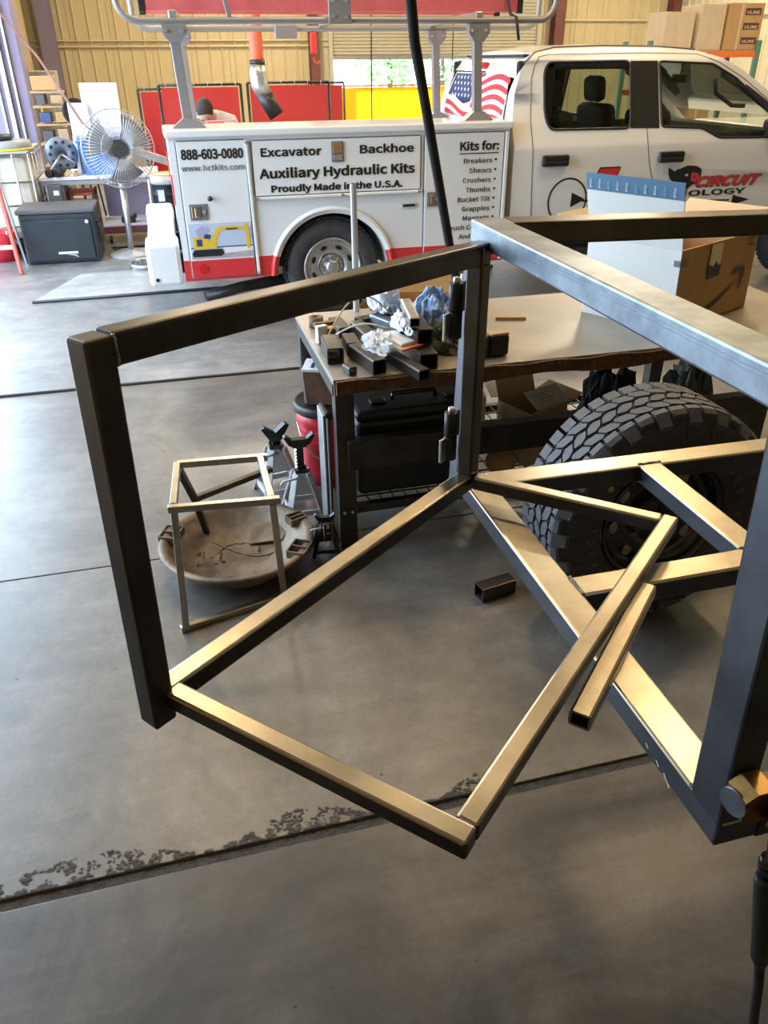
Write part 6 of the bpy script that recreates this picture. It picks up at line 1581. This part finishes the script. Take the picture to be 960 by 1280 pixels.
build('nose', tilt(MB().ball(HC + Vector((0, -.096, -.028)), .014, .8, 1, 1.3)), 'skin', hd_)
for s_ in (-1, 1):
    build('ear', tilt(MB().ball(HC + Vector((s_*.078, .0, -.015)), .022, .4, .8, 1.2)), 'skin', hd_)
    build('eye', tilt(MB().ball(HC + Vector((s_*.030, -.083, -.002)), .009)), 'ink', hd_)
build('mouth', tilt(MB().box(HC + Vector((0, -.082, -.062)), (.04, .008, .006))), 'flagred', hd_)
for s_ in (-1, 1):
    h0 = Vector((PX - .02 + s_*.10, PY - .60, .965))
    b = MB(); b.box(h0, (.075, .08, .028), bev=.01)
    for q in range(4): b.tube([h0 + Vector((-.028 + .019*q, -.04, 0)), h0 + Vector((-.028 + .019*q, -.075 - .004*(q in (1, 2)), -.006)), h0 + Vector((-.028 + .019*q, -.095 - .006*(q in (1, 2)), -.022))], .0085, 6)
    b.tube([h0 + Vector((-s_*.035, -.01, 0)), h0 + Vector((-s_*.06, -.035, -.005)), h0 + Vector((-s_*.062, -.06, -.014))], .009, 6)
    build('hand', b, 'skin', pn)
for s_ in (-1, 1): build('shoe', MB().box((PX + s_*.13, PY - .06, .045), (.10, .28, .088), bev=.03), 'black', pn)
wt = thing('welding_bench', 'small bench behind the truck where the worker leans', 'bench', (.6, 8.75, 0))
build('bench_top', MB().box((.62, 8.80, .90), (1.1, .5, .04), bev=.004), 'tabletop', wt)
for x in (.12, 1.12):
    for y in (8.6, 9.0): build('leg', MB().box((x, y, .44), (.05, .05, .88)), 'blackmet', wt)
rb = thing('red_carton', 'small pink and red box with white label in front of the worker', 'box', (.62, 8.80, .92))
build('carton_body', MB().box((.60, 8.64, 1.155), (.28, .14, .47), bev=.006), 'pinkbox', rb)
build('white_label', MB().box((.68, 8.567, 1.36), (.10, .004, .04)), 'paper', rb)

# ================================================================ RIGHT BACKGROUND: PALLET RACK
pr_ = thing('pallet_rack', 'green pallet rack with shelves behind the truck cab by the right wall', 'rack', (10.6, 15.5, 0))
for x in (9.1, 11.45):
    for y in (15.0, 15.9): build('rack_upright', MB().box((x, y, 1.08), (.09, .08, 2.16), bev=.006), 'greenp', pr_)
for z, m in ((1.93, 'orangepaint'), (1.28, 'orangepaint'), (.7, 'orangepaint')):
    for y in (15.0, 15.9): build('rack_beam', MB().box((10.27, y, z), (2.3, .05, .10), bev=.006), m, pr_)
    build('rack_deck', MB().box((10.27, 15.45, z + .06), (2.3, .9, .02)), 'wood', pr_)
def carton(x, y, z, w_, d, h, m, lab, rz=0, word=None, cat='box', grp='cartons on the pallet rack'):
    t = thing('carton', lab, cat, (x, y, z), grp)
    build('carton_body', MB().box((x, y, z + h/2), (w_, d, h), rz=rz, bev=.008), m, t)
    build('carton_tape', MB().box((x - w_*.15, y - d/2*1.001 - abs(math.sin(rz))*w_*.5*0, z + h/2), (.05, .006, h*1.0), rz=rz), 'cardl', t)
    if word:
        for k in range(3):
            zz_ = z + h*(.82 - .31*k)
            lb_ = build('printed_label', MB().box((x + w_*.18, y - d/2 - .004, zz_), (.34, .006, .11), rz=rz), 'flagred' if k == 3 else 'inkbrown', t)
            put_text('lettering', word, (x + w_*.18, y - d/2 - .0085, zz_ - .035), 'cardl', lb_, .09, .002, width=.28)
    return t
carton(9.75, 15.45, 2.002, .62, .62, .62, 'cardl', 'shrink-wrapped pale carton stack on top of the pallet rack, left one')
carton(10.42, 15.45, 2.002, .52, .70, .74, 'cardl', 'pale carton between the left stack and the printed one on the rack')
carton(11.10, 15.45, 2.002, .74, .80, .76, 'card', 'brown carton stack with three printed labels, rightmost on top of the rack', 0, 'ULINE')
carton(9.55, 15.40, 1.352, .45, .5, .40, 'card', 'brown carton on the middle rack shelf seen through the front side window')
carton(10.15, 15.40, 1.352, .30, .4, .34, 'cardl', 'pale carton on the middle rack shelf, second from the left')
carton(10.75, 15.40, 1.352, .34, .4, .28, 'paper', 'white carton on the middle rack shelf, rightmost')
carton(9.75, 15.40, .772, .40, .5, .38, 'yellowp', 'yellow carton on the lower rack shelf')
carton(10.5, 15.40, .772, .45, .5, .32, 'card', 'brown carton on the lower rack shelf right of the yellow one')
tag(build('yellow_helmet', MB().lathe([(.20, 0), (.19, .02), (.16, .10), (.09, .16), (0, .18)], (9.50, 15.40, 1.753), n=24), 'yellowp'), 'yellow dome on the carton seen through the front side window', 'helmet')
tag(build('fluorescent_tube', MB().cyl((9.9, 13.2, 2.6), (9.9, 13.2, 2.62), .02), 'white2'), 'short white tube fitting behind the cab', 'fitting') if False else None
